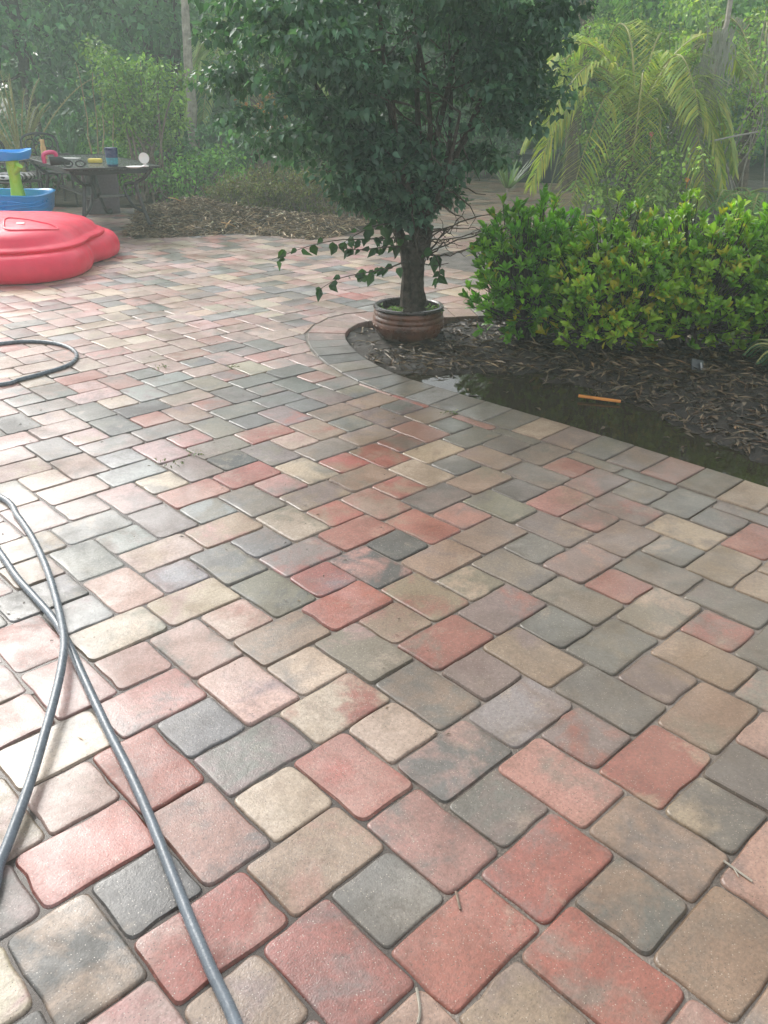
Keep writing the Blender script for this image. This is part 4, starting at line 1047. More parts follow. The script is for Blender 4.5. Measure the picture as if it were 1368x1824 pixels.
# ================================================================== glossy hedge shrubs
LEAFPAL = np.array([(0.18, 0.37, 0.035), (0.27, 0.49, 0.045), (0.36, 0.57, 0.05), (0.45, 0.63, 0.06)])
def shrub(cx_, cy_, rx, ry, h, n_tip, seed, label, yellow=0.05, pal=LEAFPAL, trunk=False):
    g = np.random.default_rng(seed)
    root = empty('glossy_shrub', (cx_, cy_, -0.02), label=label, cat='shrub', group='glossy hedge shrubs in the bed')
    mb = MB(); Ps, Ds, Ns, Ls, Cs = [], [], [], [], []
    for k in range(9 if not trunk else 6): mb.tube(wander((g.normal(0, rx*0.16), g.normal(0, ry*0.16), -0.05), (g.normal(0, 0.35), g.normal(0, 0.3), 1), h*0.55, 6, g, 0.15), np.linspace(0.016 if not trunk else 0.028, 0.008, 7), 6)
    for k in range(n_tip):
        a = g.uniform(0, 2*math.pi); e = math.asin(g.uniform(-0.95, 1.0)); rr = g.uniform(0.72, 1.02) if g.random() < 0.75 else g.uniform(0.4, 0.75)
        bulge = 1+0.16*math.sin(2.3*a+seed)+0.10*math.sin(5*a+e*3+seed)
        dirv = np.array([math.cos(a)*math.cos(e), math.sin(a)*math.cos(e), math.sin(e)])
        c = np.array([0, 0, h*0.50]); q = c+dirv*np.array([rx, ry, h*0.50])*rr*bulge
        if q[2] < 0.05: q[2] = 0.03+0.09*g.random()
        ax = unit(dirv*0.75+np.array([0, 0, 0.9])+g.normal(0, 0.28, 3))
        s_ = np.array([g.normal(0, rx*0.2), g.normal(0, ry*0.2), h*0.2])
        mb.tube(catmull(np.array([s_, s_*0.5+q*0.5+[0, 0, -0.04], q]), 4), np.linspace(0.006, 0.0025, 9), 4)
        t1 = unit(np.cross(ax, [0.3, 0.5, 0.8])); t2 = np.cross(ax, t1); n = g.integers(8, 13); tone = g.choice(len(pal), p=[0.22, 0.33, 0.28, 0.17])
        isy = g.random() < yellow*2.2
        for j in range(n):
            b = 2.4*j+g.normal(0, 0.3); sp = g.uniform(0.35, 1.2)*(0.5+0.5*j/n)
            rad = math.cos(b)*t1+math.sin(b)*t2; d = unit(ax*math.cos(sp)+rad*math.sin(sp))
            Ps.append(q-ax*0.03*(j/n)); Ds.append(d); Ns.append(unit(ax*math.sin(sp)-rad*math.cos(sp)+ax*0.3+g.normal(0, 0.15, 3)))
            Ls.append(g.uniform(0.045, 0.094)*(0.75+0.3*j/n))
            col = pal[tone]*g.uniform(0.55, 1.3)
            if isy and g.random() < 0.55 or g.random() < yellow*0.4: col = np.array([0.62, 0.56, 0.05])*g.uniform(0.6, 1.1)
            Cs.append(col)
    mb.build('stems', M_bark, root)
    P = np.array(Ps); D = np.array(Ds); Nv = np.array(Ns); L = np.array(Ls); Cc = np.array(Cs)
    q, z = project(P+D*L[:, None]*0.5+np.array([cx_, cy_, -0.02]))
    best = {}
    face = np.abs(np.sum(Nv*unit(np.array([cx_, cy_, -1.0]))[None], 1))
    for i in np.argsort(z):                                 # the leaves in front that show largest
        key = (int(q[i, 0]//15), int(q[i, 1]//15))
        if -10 < q[i, 0] < 1378: best.setdefault(key, i)
    front = sorted(best.values(), key=lambda i: -(L[i]**2)*(0.3+face[i])/z[i]**2)[:300]
    fs = set(int(i) for i in front)
    for i in fs: leaf_obj(OVAL[i % 4], P[i], D[i], Nv[i], L[i], Cc[i], root)
    rest = np.array([i for i in range(len(P)) if i not in fs])
    V, F, k = leaf_geo(P[rest], D[rest], Nv[rest], L[rest], L[rest]*0.36, 'oval', 0.1, 0.14)
    o = np_mesh('leaf_mass', V, F, M_leaf_gloss, root, False, {'leaf_color': np.repeat(Cc[rest], k, 0)}); o['kind'] = 'stuff'
    return root
DKPAL = LEAFPAL*np.array([0.62, 0.82, 0.8])
for k, (x, Yd, rx, ry, h, n, lab, yl, pal, tr) in enumerate([
        (945, 5.55, 0.40, 0.36, 0.88, 620, 'darker green glossy shrub at the left end of the hedge beside the pot', 0.02, DKPAL, True),
        (1085, 5.30, 0.40, 0.38, 0.82, 620, 'bright green glossy shrub with yellow leaves in the middle of the hedge', 0.10, LEAFPAL, False),
        (1235, 5.35, 0.42, 0.38, 0.86, 640, 'yellow-green glossy shrub right of the hedge middle', 0.08, LEAFPAL, False),
        (1395, 5.25, 0.42, 0.40, 0.90, 600, 'glossy shrub cut by the right edge of the photo', 0.03, LEAFPAL*np.array([0.85, 0.95, 0.9]), False)]):
    q = pt(x, 560, Yd); shrub(q[0], Yd, rx, ry, h, n, 150+k, lab, yl, pal, tr)
# small weed shrub, low fern, plant marker and timber scrap in the bed
G = np.random.default_rng(160); q = gp(1350, 690, -0.02)
fr_ = empty('low_fern', (q[0]+0.30, q[1]+0.30, -0.03), label='small feathery green plant at the right edge of the wet bed', cat='fern')
for j in range(26):
    a = G.uniform(0, 6.28); l = G.uniform(0.14, 0.28); d = np.array([math.sin(a), math.cos(a), 0])
    frond([(0, 0, 0.02), d*l*0.35+[0, 0, l*0.55], d*l*0.75+[0, 0, l*0.6], d*l+[0, 0, l*0.35]], G, 0.045, GREEN_DK, fr_, 16, 0.1, 0.012)
q = gp(1240, 665, -0.02); mk = empty('plant_marker', (q[0], q[1], -0.02), 0.3, label='small grey slate plant marker leaning in the bed', cat='marker')
MB().box((0, 0, 0.035), (0.08, 0.012, 0.10), rx=-0.6, ry=0.25, bev=0.006).build('slate', M_grey_stone, mk)
MB().box((0.018, -0.012, 0.045), (0.011, 0.004, 0.045), rx=-0.6, ry=0.12, bev=0.001).build('label_strip', basic('faded_label', (0.3, 0.3, 0.29), 0.6), mk)
a, e = gp(1030, 706, -0.025), gp(1106, 714, -0.025)
sc = MB().box(((a+e)/2).tolist(), (float(np.hypot(*(e-a)[:2])), 0.028, 0.010), rz=math.atan2(e[1]-a[1], e[0]-a[0]), ry=0.03, bev=0.003)
tag(sc.build('timber_scrap', M_orange_wood), 'orange timber offcut lying at the puddle edge', 'timber')

# ---- straw and leaf mulch in the wet bed
def slivers(X, Y, Z, L, Wd, pal, G, tilt=0.22, jit=0.4):
    n = len(X); a = G.uniform(0, 2*math.pi, n)
    D = np.stack([np.cos(a), np.sin(a), G.normal(0, tilt, n)], 1); Nv = np.stack([G.normal(0, 0.35, n), G.normal(0, 0.35, n), np.ones(n)], 1)
    P = np.stack([X, Y, Z], 1)-unit(D)*np.asarray(L)[:, None]*0.5
    V, F, k = leaf_geo(P, D, Nv, L, Wd, 'diamond', 0.08, 0.25)
    return V, F, np.repeat(leaf_cols(n, pal, G, jit), k, 0)
G = np.random.default_rng(170)
X = G.uniform(-0.3, 3.6, 22000); Y = G.uniform(2.6, 6.9, 22000)
k_ = in_poly(X, Y, np.vstack([inner-nrm*0.03, [[9, 4], [6, -2]]])) & (np.hypot(X-PX, Y-PY) > 0.24) & (np.abs(X) < 0.52*Y+0.4)
X, Y = X[k_], Y[k_]; Zs = soil_height(X, Y)
dens = np.where(Zs < -0.055, 0.03, np.where(Zs < -0.043, 0.25, 0.8))*np.where(np.hypot(X-PX+0.3, Y-PY) < 0.4, 0.35, 1.0)
k_ = G.random(len(X)) < dens; X, Y, Zs = X[k_], Y[k_], Zs[k_]
Zs = np.maximum(Zs, -0.044)+np.abs(G.normal(0, 0.009, len(X)))+0.003
n = len(X); big = G.random(n) < 0.3
L = np.where(big, G.uniform(0.06, 0.15, n), G.uniform(0.02, 0.06, n)); Wd = np.where(big, G.uniform(0.005, 0.014, n), G.uniform(0.006, 0.026, n))
V, F, c = slivers(X, Y, Zs, L, Wd, WETDRY, G)
idx = G.choice(np.nonzero(Zs > -0.035)[0], 900, replace=False)                      # longer straws lying on top
V2, F2, c2 = slivers(X[idx], Y[idx], Zs[idx]+0.008, G.uniform(0.05, 0.17, 900), G.uniform(0.005, 0.015, 900), [(0.16, 0.115, 0.065), (0.11, 0.075, 0.04), (0.24, 0.18, 0.11), (0.13, 0.065, 0.028)], G, 0.12)
F = np.concatenate([F, F2+len(V)]); V = np.concatenate([V, V2]); c = np.concatenate([c, c2])
tag(np_mesh('bed_mulch', V, F, M_straw, None, False, {'leaf_color': c}), 'wet brown straw and dead leaves covering the planting bed', 'mulch', kind='stuff')
# dead-frond heap and mulch strip at the back of the patio
def heap_h(x, y):
    return mulch_h(x, y)+0.15*np.exp(-((x+2.30)/0.55)**2-((y-10.45)/0.42)**2)+0.10*np.exp(-((y-10.35-0.1*np.sin(x*3))/0.38)**2)*(x < 0.3)
n = 14000; X = np.concatenate([G.normal(-2.25, 0.5, n//3), G.uniform(-2.9, 0.35, n-n//3)]); Y = np.concatenate([G.normal(10.4, 0.35, n//3), 9.55+np.abs(G.normal(0, 0.5, n-n//3))])
ed = np.interp(X, MULCHBED[:8, 0], MULCHBED[:8, 1]); k_ = (Y > ed-0.04+G.normal(0, 0.05, n)) & (X > -2.95)
X, Y = X[k_], Y[k_]; n = len(X)
V, F, c = slivers(X, Y, heap_h(X, Y)*1.0+np.abs(G.normal(0, 0.02, n)), G.uniform(0.03, 0.17, n), G.uniform(0.004, 0.014, n), DRY, G, 0.3)
tag(np_mesh('straw_heap', V, F, M_straw, None, False, {'leaf_color': c}), 'heap of dry cut fronds and straw at the back of the patio', 'straw heap', kind='stuff')
for k, ((x0, y0), (x1, y1)) in enumerate([((400, 408), (411, 392)), ((394, 396), (420, 404)), ((448, 410), (474, 405)), ((268, 398), (272, 414)), ((300, 352), (322, 358))]):
    a, e = pt(x0, y0, 9.95), pt(x1, y1, 10.02)
    tag(MB().tube([a, (a+e)/2+[0, 0, 0.01], e], [0.013, 0.012, 0.007], 6, flat=0.5).build('pale_stick', M_tan if k != 3 else M_bark_pale), 'pale split stick on the straw heap, ' + ['upright one of the crossed pair', 'flat one of the crossed pair', 'lying right of the crossed pair', 'short one standing at the left front', 'on top of the heap'][k], 'stick', 'pale sticks on the straw heap')

# ================================================================== red sandbox
def mirror(P, x0): return P+[(2*x0-a, b) for a, b in P[::-1] if abs(a-x0) > 1e-6]
half = [(-3.5, 6.93), (-3.12, 6.93), (-2.82, 7.04), (-2.64, 7.30), (-2.62, 7.66), (-2.68, 7.93), (-2.615, 8.2), (-2.62, 8.52), (-2.82, 8.82), (-3.2, 8.92), (-3.5, 8.85)]
ob = catmull([np.array(p) for p in mirror(half, -3.5)], 7, True); cb = np.array([-3.5, 7.9])
sb = empty('sandbox', (-3.5, 7.9, 0), label='red plastic sandbox with a domed lid at the left edge of the patio', cat='sandbox')
def ring(o, d, z): 
    v = o-cb; L = np.linalg.norm(v, axis=1)[:, None]; q = v*(1-d/L); return [(a, b, z) for a, b in q]
base = MB().rings([ring(ob, 0.07, 0.0), ring(ob, 0.03, 0.012), ring(ob, 0.006, 0.05), ring(ob, 0.0, 0.10), ring(ob, 0.012, 0.155), ring(ob, 0.045, 0.20), ring(ob, 0.10, 0.225), ring(ob, 0.2, 0.23)], True, True)
base.build('base', M_red, sb, True, 50)
ang = np.linspace(0, 2*math.pi, 96, endpoint=False)
_v = ob-cb-[0, -0.05]; _a = np.mod(np.arctan2(_v[:, 1], _v[:, 0]), 2*math.pi); _o = np.argsort(_a)
BA = np.r_[_a[_o][-1]-2*math.pi, _a[_o], _a[_o][0]+2*math.pi]; BR_ = np.hypot(*_v.T)[_o]; BR_ = np.r_[BR_[-1], BR_, BR_[0]]
def lid_out(a):                                             # long rounded lozenge
    c_, s_ = np.cos(a), np.sin(a); n_ = 2.5
    r = (np.abs(c_/0.84)**n_+np.abs(s_/0.80)**n_)**(-1/n_)
    return 0.45*r+0.55*0.93*np.interp(np.mod(a, 2*math.pi), BA, BR_)
LID = [(0.985, 0.222), (1.0, 0.23), (1.005, 0.25), (0.99, 0.262), (0.955, 0.268), (0.93, 0.285), (0.90, 0.325), (0.84, 0.36), (0.70, 0.395), (0.45, 0.42), (0.2, 0.43), (0.04, 0.432)]
def lid_z(rho): return float(np.interp(rho, [q[0] for q in LID[::-1]][:8], [q[1] for q in LID[::-1]][:8]))
def lid_pt(a, k, z):
    r = lid_out(a)*k; pinch = 1-0.06*np.exp(-((z-0.32)/0.03)**2)*np.clip(-np.sin(a), 0, 1)*np.abs(np.cos(a*1.5))
    return (float(r*np.cos(a)*pinch), float(r*np.sin(a)*pinch)-0.05, z)
lid = MB().rings([[lid_pt(a, k, z) for a in ang] for k, z in LID], True, True).build('lid', M_red, sb, True, 55)
for sx in (-1, 1):
    loop = [(0.10, -0.15), (0.36, -0.20), (0.58, -0.30), (0.46, -0.46), (0.26, -0.56), (0.17, -0.42)]
    L = catmull([np.array(((0.08+q[0])*sx, q[1])) for q in loop], 7, True); pts = []
    for x, y in L:
        rho = math.hypot(x, y)/float(lid_out(np.array(math.atan2(y, x)))); pts.append((x, y-0.05, lid_z(rho)))
    MB().tube(pts, 0.011, 6, True).build('panel_ridge', M_red, lid)
q = pt(38, 407, 7.5)-np.array([-3.5, 7.9, 0])
MB().box((q[0], q[1], lid_z(0.55)+0.006), (0.07, 0.03, 0.006), rx=0.3, bev=0.002).build('maker_plate', basic('pale_plate', (0.75, 0.55, 0.56), 0.5, 0.25, 90), lid)

# ================================================================== blue and green water table
wx, wy = pt(5, 360, 9.5)[0], 9.5
wt = empty('water_table', (wx, wy, 0), label='blue and lime green toy water table behind the sandbox', cat='water table')
def oval(rx, ry, z, n=48, wav=0.0): return [(rx*math.copysign(abs(math.cos(a))**0.7, math.cos(a)), ry*math.copysign(abs(math.sin(a))**0.7, math.sin(a)), z+wav*math.sin(3*a)) for a in np.linspace(0, 2*math.pi, n, endpoint=False)]
tub = MB().rings([oval(0.38, 0.3, 0.22), oval(0.46, 0.36, 0.235), oval(0.50, 0.40, 0.30), oval(0.525, 0.42, 0.44, wav=0.008), oval(0.535, 0.43, 0.455, wav=0.008), oval(0.515, 0.41, 0.462, wav=0.008), oval(0.49, 0.385, 0.45), oval(0.46, 0.35, 0.30), oval(0.40, 0.30, 0.27)], True, True).build('tub', M_blue, wt)
for k in range(4):
    a = np.linspace(-1.5, -0.15, 16)+0.02*k
    MB().tube([(0.522*math.copysign(abs(math.cos(x))**0.7, math.cos(x)), 0.418*math.copysign(abs(math.sin(x))**0.7, math.sin(x)), 0.30+0.03*k+0.014*math.sin(6*x+k)) for x in a], 0.006, 6).build('wave_rib', M_blue, tub)
for k, (x, y, h) in enumerate([(0.22, -0.12, 0.81), (-0.12, -0.22, 0.82), (-0.25, 0.15, 0.80), (0.1, 0.2, 0.80)]):
    tw_ = MB().lathe([(0.11, 0.30), (0.105, 0.33), (0.072, 0.40), (0.056, 0.52), (0.052, 0.64), (0.062, 0.70), (0.056, h)], 18, (x, y, 0)).build('tower', M_lime, wt)
    if k == 0: MB().tube([(x+0.02, y-0.03, 0.66), (x+0.075, y-0.05, 0.70), (x+0.10, y-0.06, 0.735)], [0.03, 0.028, 0.036], 10).build('spout', M_lime, tw_)
tr_ = MB().rings([oval(0.26, 0.22, 0.775), oval(0.33, 0.28, 0.785), oval(0.355, 0.30, 0.83, wav=0.012), oval(0.36, 0.305, 0.87, wav=0.012), oval(0.335, 0.28, 0.87, wav=0.012), oval(0.31, 0.26, 0.82), oval(0.25, 0.2, 0.815)], True, True).build('upper_tray', M_blue, wt)
for sx, sy in ((-1, -1), (1, -1), (1, 1), (-1, 1)):
    MB().tube([(sx*0.40, sy*0.28, 0.0), (sx*0.38, sy*0.26, 0.12), (sx*0.34, sy*0.24, 0.26)], [0.05, 0.055, 0.07], 12).build('leg', M_lime, wt)

# ================================================================== patio table, chairs, things on the table
TZ = 0.715; TR = 0.579; TCX, TCY = -3.44, 10.35
table = empty('patio_table', (TCX, TCY, 0), TR, label='long black metal patio table with curved scroll legs', cat='table')
def rrect(hx, hy, r, z, n=5):
    out = []
    for cx_, cy_, a0 in ((hx-r, hy-r, 0), (-hx+r, hy-r, 90), (-hx+r, -hy+r, 180), (hx-r, -hy+r, 270)):
        for k in range(n+1):
            a = math.radians(a0+90*k/n); out.append((cx_+r*math.cos(a), cy_+r*math.sin(a), z))
    return out
top = MB().rings([rrect(0.47, 1.0, 0.05, TZ-0.028), rrect(0.49, 1.02, 0.05, TZ-0.022), rrect(0.485, 1.015, 0.05, TZ)], True, True).build('tabletop', M_table_top, table)
MB().rings([rrect(0.487, 1.017, 0.05, TZ-0.018), rrect(0.505, 1.035, 0.055, TZ-0.016), rrect(0.507, 1.037, 0.055, TZ+0.002), rrect(0.492, 1.022, 0.05, TZ+0.004)], False, False).build('rim', M_black_metal, top)
MB().rings([rrect(0.40, 0.93, 0.03, TZ-0.075), rrect(0.40, 0.93, 0.03, TZ-0.029)], True, False).build('apron', M_black_metal, table)
for sx in (-1, 1):
    for sy in (-1, 1):
        c0 = np.array([sx*0.34, sy*0.86]); dv = unit(np.array([sx*0.75, sy*0.66]))
        f3 = lambda r, z: (c0[0]+dv[0]*r, c0[1]+dv[1]*r, z)
        lg = MB().tube(catmull(np.array([f3(0.12, 0.69), f3(0.03, 0.59), f3(-0.08, 0.525), f3(-0.055, 0.40), f3(-0.015, 0.25), f3(0.03, 0.12), f3(0.10, 0.035), f3(0.16, 0.03)]), 6), 0.021, 8).build('leg', M_black_metal, table)
        MB().tube(catmull(np.array([f3(-0.07, 0.525), f3(-0.16, 0.53), f3(-0.215, 0.50), f3(-0.20, 0.40), f3(-0.13, 0.29), f3(-0.02, 0.235)]), 6), 0.017, 7).build('brace', M_black_metal, lg)
        MB().lathe([(0.004, -0.034), (0.026, -0.022), (0.034, 0), (0.026, 0.022), (0.004, 0.034)], 12, f3(0.17, 0.035)).build('foot', M_dark_rubber, lg)
for sx in (-1, 1):
    MB().tube(catmull(np.array([(sx*0.18, -0.72, 0.40), (sx*0.09, -0.3, 0.36), (sx*0.07, 0, 0.34), (sx*0.09, 0.3, 0.36), (sx*0.18, 0.72, 0.40)]), 5), 0.017, 7).build('stretcher', M_black_metal, table)
MB().lathe([(0.05, 0.30), (0.09, 0.32), (0.06, 0.37), (0.045, 0.5), (0.06, 0.64)], 14).build('umbrella_collar', M_black_metal, table)

def ornate_chair(loc, rz, label):
    r = empty('patio_chair', loc, rz, label=label, cat='chair', group='black ornate patio chairs')
    for sx in (-1, 1):
        MB().tube(catmull(np.array([(sx*0.24, 0.24, 0), (sx*0.23, 0.22, 0.2), (sx*0.22, 0.22, 0.43), (sx*0.235, 0.23, 0.63)]), 4), 0.015, 7).build('leg', M_black_metal, r)
        MB().tube(catmull(np.array([(sx*0.23, -0.27, 0), (sx*0.22, -0.22, 0.22), (sx*0.22, -0.21, 0.43)]), 4), 0.015, 7).build('leg', M_black_metal, r)
        MB().tube(catmull(np.array([(sx*0.235, 0.26, 0.62), (sx*0.25, 0.1, 0.66), (sx*0.24, -0.15, 0.64), (sx*0.23, -0.23, 0.66)]), 4), 0.017, 7).build('arm', M_black_metal, r)
    seat = MB().rings([rrect(0.23, 0.22, 0.05, 0.425), rrect(0.24, 0.23, 0.05, 0.44), rrect(0.22, 0.21, 0.05, 0.452)]).build('seat', M_black_metal, r)
    fr = MB().tube(catmull(np.array([(-0.22, -0.21, 0.43), (-0.24, -0.25, 0.66), (-0.22, -0.28, 0.84), (-0.1, -0.295, 0.90), (0.1, -0.295, 0.90), (0.22, -0.28, 0.84), (0.24, -0.25, 0.66), (0.22, -0.21, 0.43)]), 6), 0.016, 7).build('back_frame', M_black_metal, r)
    sc_ = MB()
    for (x, z, q) in [(0, 0.70, 0.085), (-0.12, 0.78, 0.06), (0.12, 0.78, 0.06), (-0.12, 0.62, 0.06), (0.12, 0.62, 0.06), (0, 0.84, 0.045), (0, 0.55, 0.055), (-0.17, 0.70, 0.04), (0.17, 0.70, 0.04)]:
        sc_.tube([(x+q*math.cos(a), -0.21-0.19*(z-0.43), z+q*math.sin(a)) for a in np.linspace(0, 2*math.pi, 14, endpoint=False)], 0.008, 5, True)
    for x in (-0.06, 0.06): sc_.tube([(x*0.5, -0.215, 0.45), (x, -0.25, 0.62), (x*1.4, -0.285, 0.88)], 0.007, 5)
    sc_.build('scrollwork', M_black_metal, fr)
    return r
q1 = pt(26, 330, 10.9); q2 = pt(92, 330, 12.15)
ornate_chair((q1[0], 10.9, 0), -1.9, 'black ornate metal chair at the left edge with a patterned cushion')
ornate_chair((q2[0], 12.15, 0), -2.5, 'black ornate metal chair at the far end of the table')
cu = MB().rings([rrect(0.17, 0.17, 0.06, 0.456), rrect(0.205, 0.205, 0.07, 0.475), rrect(0.21, 0.21, 0.07, 0.50), rrect(0.17, 0.17, 0.06, 0.53)])
cu = cu.build('seat_cushion', M_pattern); cu.location = (q1[0], 10.9, 0); cu.rotation_euler = (0, 0, -1.9)
tag(cu, 'black and white patterned cushion on the ornate chair', 'cushion')
q = pt(184, 372, 11.6)
bx = empty('storage_box', (q[0], 11.6, 0), 0.35, label='taupe fabric storage box standing behind the patio table', cat='box')
MB().rings([rrect(0.20, 0.18, 0.03, 0.0), rrect(0.22, 0.2, 0.03, 0.3), rrect(0.22, 0.2, 0.03, 0.50)]).build('body', M_taupe, bx)
MB().rings([rrect(0.23, 0.21, 0.03, 0.502), rrect(0.24, 0.22, 0.03, 0.52), rrect(0.22, 0.2, 0.03, 0.54)]).build('lid', M_taupe, bx)

def on_table(px, py): return gp(px, py, TZ+0.003)
q = on_table(201, 296); tm_ = empty('tumbler', q, label='navy blue tumbler with a teal label on the patio table', cat='tumbler')
MB().lathe([(0.052, 0), (0.056, 0.01), (0.066, 0.15), (0.064, 0.155)], 24).build('cup', M_navy, tm_)
MB().lathe([(0.0575, 0.02), (0.0618, 0.085)], 24, cap0=False, cap1=False).build('label_band', M_teal, tm_)
MB().lathe([(0.067, 0.152), (0.069, 0.16), (0.067, 0.18), (0.05, 0.184)], 24).build('lid', M_navy, tm_)
q = on_table(97, 296); dr = empty('pink_tool', q, 0.4, label='pink and black hand tool on the patio table', cat='tool')
MB().tube(catmull(np.array([(-0.09, 0, 0.03), (-0.09, 0, 0.11), (-0.03, 0, 0.135), (0.03, 0, 0.12), (0.02, 0, 0.03)]), 5), 0.022, 8).build('handle', M_pink, dr)
MB().tube([(-0.04, 0, 0.05), (0.06, 0, 0.055), (0.16, 0, 0.03)], [0.05, 0.045, 0.02], 10).build('head', M_dark_rubber, dr)
q = on_table(80, 283); bo = empty('tan_bottle', q, label='slim tan wooden bottle standing on the patio table', cat='bottle')
MB().lathe([(0.03, 0), (0.032, 0.01), (0.031, 0.12), (0.022, 0.15), (0.024, 0.19)], 16).build('body', M_tan, bo)
MB().lathe([(0.025, 0.19), (0.025, 0.205), (0.005, 0.208)], 16).build('cap', M_tan, bo)
q = on_table(133, 298); gl = empty('sunglasses', q, 0.2, label='dark sunglasses lying on the patio table', cat='sunglasses')
for sx in (-1, 1):
    MB().tube([(sx*0.06+0.045*math.cos(a), 0, 0.035+0.028*math.sin(a)) for a in np.linspace(0, 6.28, 14, endpoint=False)], 0.008, 6, True).build('lens_rim', M_dark_rubber, gl)
    MB().lathe([(0.004, 0), (0.04, 0.002), (0.042, 0.006)], 14, (sx*0.06, 0.0, 0.01)).build('lens', M_dark_rubber, gl)
    MB().tube([(sx*0.105, 0, 0.05), (sx*0.11, 0.07, 0.045), (sx*0.10, 0.13, 0.01)], 0.006, 5).build('temple', M_dark_rubber, gl)
q = on_table(170, 290); tag(MB().box((0, 0, 0.022), (0.15, 0.07, 0.044), rz=0.1, bev=0.014).build('yellow_sponge', M_yellow), 'yellow sponge lying on the patio table', 'sponge').location = q
q = on_table(259, 297); lp = empty('white_fan', q, label='small round white desk fan at the right end of the table', cat='fan')
MB().lathe([(0.035, 0), (0.036, 0.012), (0.012, 0.022), (0.01, 0.05)], 18).build('foot', M_white, lp)
MB().tube([(0.0, 0.03, 0.085), (0, 0.0, 0.085), (0, -0.02, 0.085)], [0.03, 0.05, 0.046], 18).build('housing', M_white, lp)
MB().tube([(0.05*math.cos(a), -0.022, 0.085+0.05*math.sin(a)) for a in np.linspace(0, 6.28, 24, endpoint=False)], 0.006, 6, True).build('grille', M_white, lp)
q = on_table(240, 299); tag(MB().lathe([(0.05, 0), (0.075, 0.006), (0.09, 0.014), (0.086, 0.016), (0.05, 0.008)], 24).build('white_saucer', M_white), 'flat white saucer beside the small white fan', 'saucer').location = q
q = on_table(122, 282); tag(MB().box((0, 0, 0.003), (0.26, 0.1, 0.005), rz=-0.1, bev=0.001).build('folded_paper', M_white), 'folded white paper on the patio table', 'paper').location = q

# dark utility box at the far end of the patio
a = pt(957, 318, 16.6)
ub = empty('utility_box', (a[0], 16.6, 0), -0.1, label='dark low utility box at the far end of the patio', cat='utility box')
MB().rings([rrect(0.36, 0.3, 0.06, 0.0), rrect(0.37, 0.31, 0.06, 0.05), rrect(0.36, 0.3, 0.06, 0.46)]).build('body', M_box_dark, ub)
MB().rings([rrect(0.40, 0.34, 0.08, 0.462), rrect(0.41, 0.35, 0.08, 0.49), rrect(0.36, 0.3, 0.08, 0.53)]).build('lid', M_box_dark, ub)
for k in range(5): MB().box((-0.24+0.12*k, -0.305, 0.24), (0.05, 0.012, 0.3), bev=0.004).build('louvre', M_black_metal, ub)

# ================================================================== garden hose
HR = 0.0118
def g3(px, py, z): p = gp(px, py, z); return (p[0], p[1], z)
hp = [(-2.9, 4.9, HR), g3(0, 612, HR), g3(50, 608, HR), g3(95, 611, HR), g3(125, 620, HR), g3(137, 634, HR), g3(122, 650, HR), g3(80, 664, HR), g3(35, 676, HR), g3(0, 685, HR),
      (-2.5, 4.2, HR), (-2.75, 3.85, HR), (-2.5, 3.45, HR), (-1.95, 3.25, HR), g3(0, 885, HR), g3(32, 920, HR), g3(60, 962, HR), g3(84, 1015, HR+0.006), g3(104, 1082, 0.028), g3(114, 1138, 0.042), g3(110, 1185, 0.045), g3(98, 1240, 0.045), g3(80, 1305, 0.040), g3(58, 1380, 0.032), g3(28, 1465, 0.024), g3(0, 1535, HR+0.004),
      g3(-45, 1630, HR), (-0.98, 0.92, HR), (-1.4, 0.85, HR), (-1.95, 1.3, HR), (-2.05, 2.2, HR), (-1.8, 2.72, HR), g3(-45, 935, HR), g3(0, 985, HR), g3(30, 1028, HR), g3(62, 1064, HR), g3(95, 1102, HR), g3(122, 1147, HR), g3(145, 1198, HR), g3(190, 1295, HR), g3(228, 1370, HR), g3(262, 1445, HR), g3(298, 1535, HR), g3(335, 1630, HR), g3(375, 1725, HR), g3(420, 1824, HR), (-0.16, 0.72, HR), (-0.05, 0.4, HR), (0.1, 0.0, HR)]
hose = MB().tube(catmull([np.array(q) for q in hp], 9), HR, 14).build('garden_hose', M_hose, None, True, 80)
tag(hose, 'blue-grey rubber garden hose looping over the pavers', 'hose')

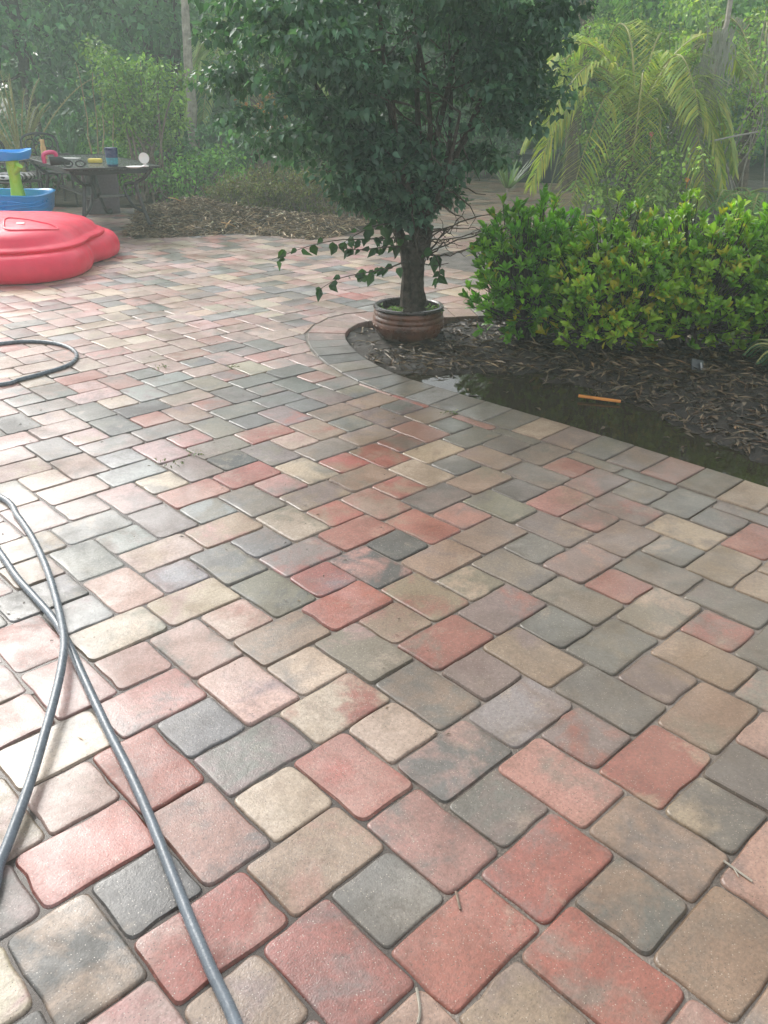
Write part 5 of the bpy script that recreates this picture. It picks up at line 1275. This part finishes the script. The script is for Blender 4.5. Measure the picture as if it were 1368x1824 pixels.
# ================================================================== small things on the patio
G = np.random.default_rng(190)
for k, (x, y, s_, lab) in enumerate([(297, 832, 0.06, 'green weed tuft in a joint near the hose'), (282, 657, 0.045, 'sparse dark weed sprig in a joint above the hose loop'), (408, 655, 0.035, 'tiny yellow-green weed beside a cream paver'), (798, 738, 0.035, 'small weed at the joint beside the border course'), (345, 812, 0.035, 'thin weed sprig right of the larger tuft')]):
    q = gp(x, y, 0.0); r_ = empty('joint_weed', (q[0], q[1], -0.006), label=lab, cat='weed', group='weeds in the paver joints')
    foliage('leaves', r_, M_leaf, [(0, 0, s_*0.4, s_, s_*0.5, s_*0.4), (s_*0.8, s_*0.5, s_*0.3, s_*0.5, s_*0.4, s_*0.3)], 16, 0.016, 0.006, [(0.10, 0.15, 0.04), (0.06, 0.10, 0.03), (0.2, 0.2, 0.06)], G)
for k, (pts, lab) in enumerate([([(1289, 1533), (1312, 1550), (1340, 1570)], 'pale broken twig lying on a grey paver at right'), ([(742, 1760), (748, 1800), (744, 1823)], 'thin dry stem in a joint at the bottom edge'), ([(812, 1588), (820, 1620)], 'short dark twig on a red paver')]):
    L = [g3(x, y, 0.004) for x, y in pts]; mb = MB().tube(catmull([np.array(q) for q in L], 4), [0.0026]*(4*(len(L)-1)+1), 5)
    if k == 0: mb.tube([g3(1308, 1548, 0.004), g3(1316, 1562, 0.004)], 0.0015, 4)
    tag(mb.build('dry_twig', M_bark_pale if k < 2 else M_twig), lab, 'twig', 'twigs on the pavers')
n = 420; X = np.concatenate([G.uniform(-2.4, 0.2, 260), G.uniform(-3, 1.0, n-260)]); Y = np.concatenate([G.uniform(1.6, 5.2, 260), G.uniform(5, 9.5, n-260)])
k_ = ~in_poly(X, Y, border_poly); X, Y = X[k_], Y[k_]; n = len(X)
V, F, c = slivers(X, Y, np.full(n, 0.003), G.uniform(0.006, 0.022, n), G.uniform(0.002, 0.006, n), WETDRY, G, 0.05)
tag(np_mesh('leaf_crumbs', V, F, M_straw, None, False, {'leaf_color': c}), 'scattered dark leaf crumbs on the pavers', 'debris', kind='stuff')

# ================================================================== damp air
HAZE = 0.0075
if HAZE:
    m, t, p, o, N = nodes('damp_air'); t.nodes.remove(p)
    vv = t.nodes.new('ShaderNodeVolumePrincipled'); vv.inputs['Color'].default_value = (0.80, 0.97, 0.90, 1); vv.inputs['Density'].default_value = HAZE; vv.inputs['Anisotropy'].default_value = 0.3
    t.links.new(vv.outputs[0], o.inputs['Volume'])
    hz = MB().box((0, 12, 3.4), (60, 52, 9.2)).build('haze', m, None, False); tag(hz, 'thin pale haze in the damp garden air', 'haze', kind='stuff')
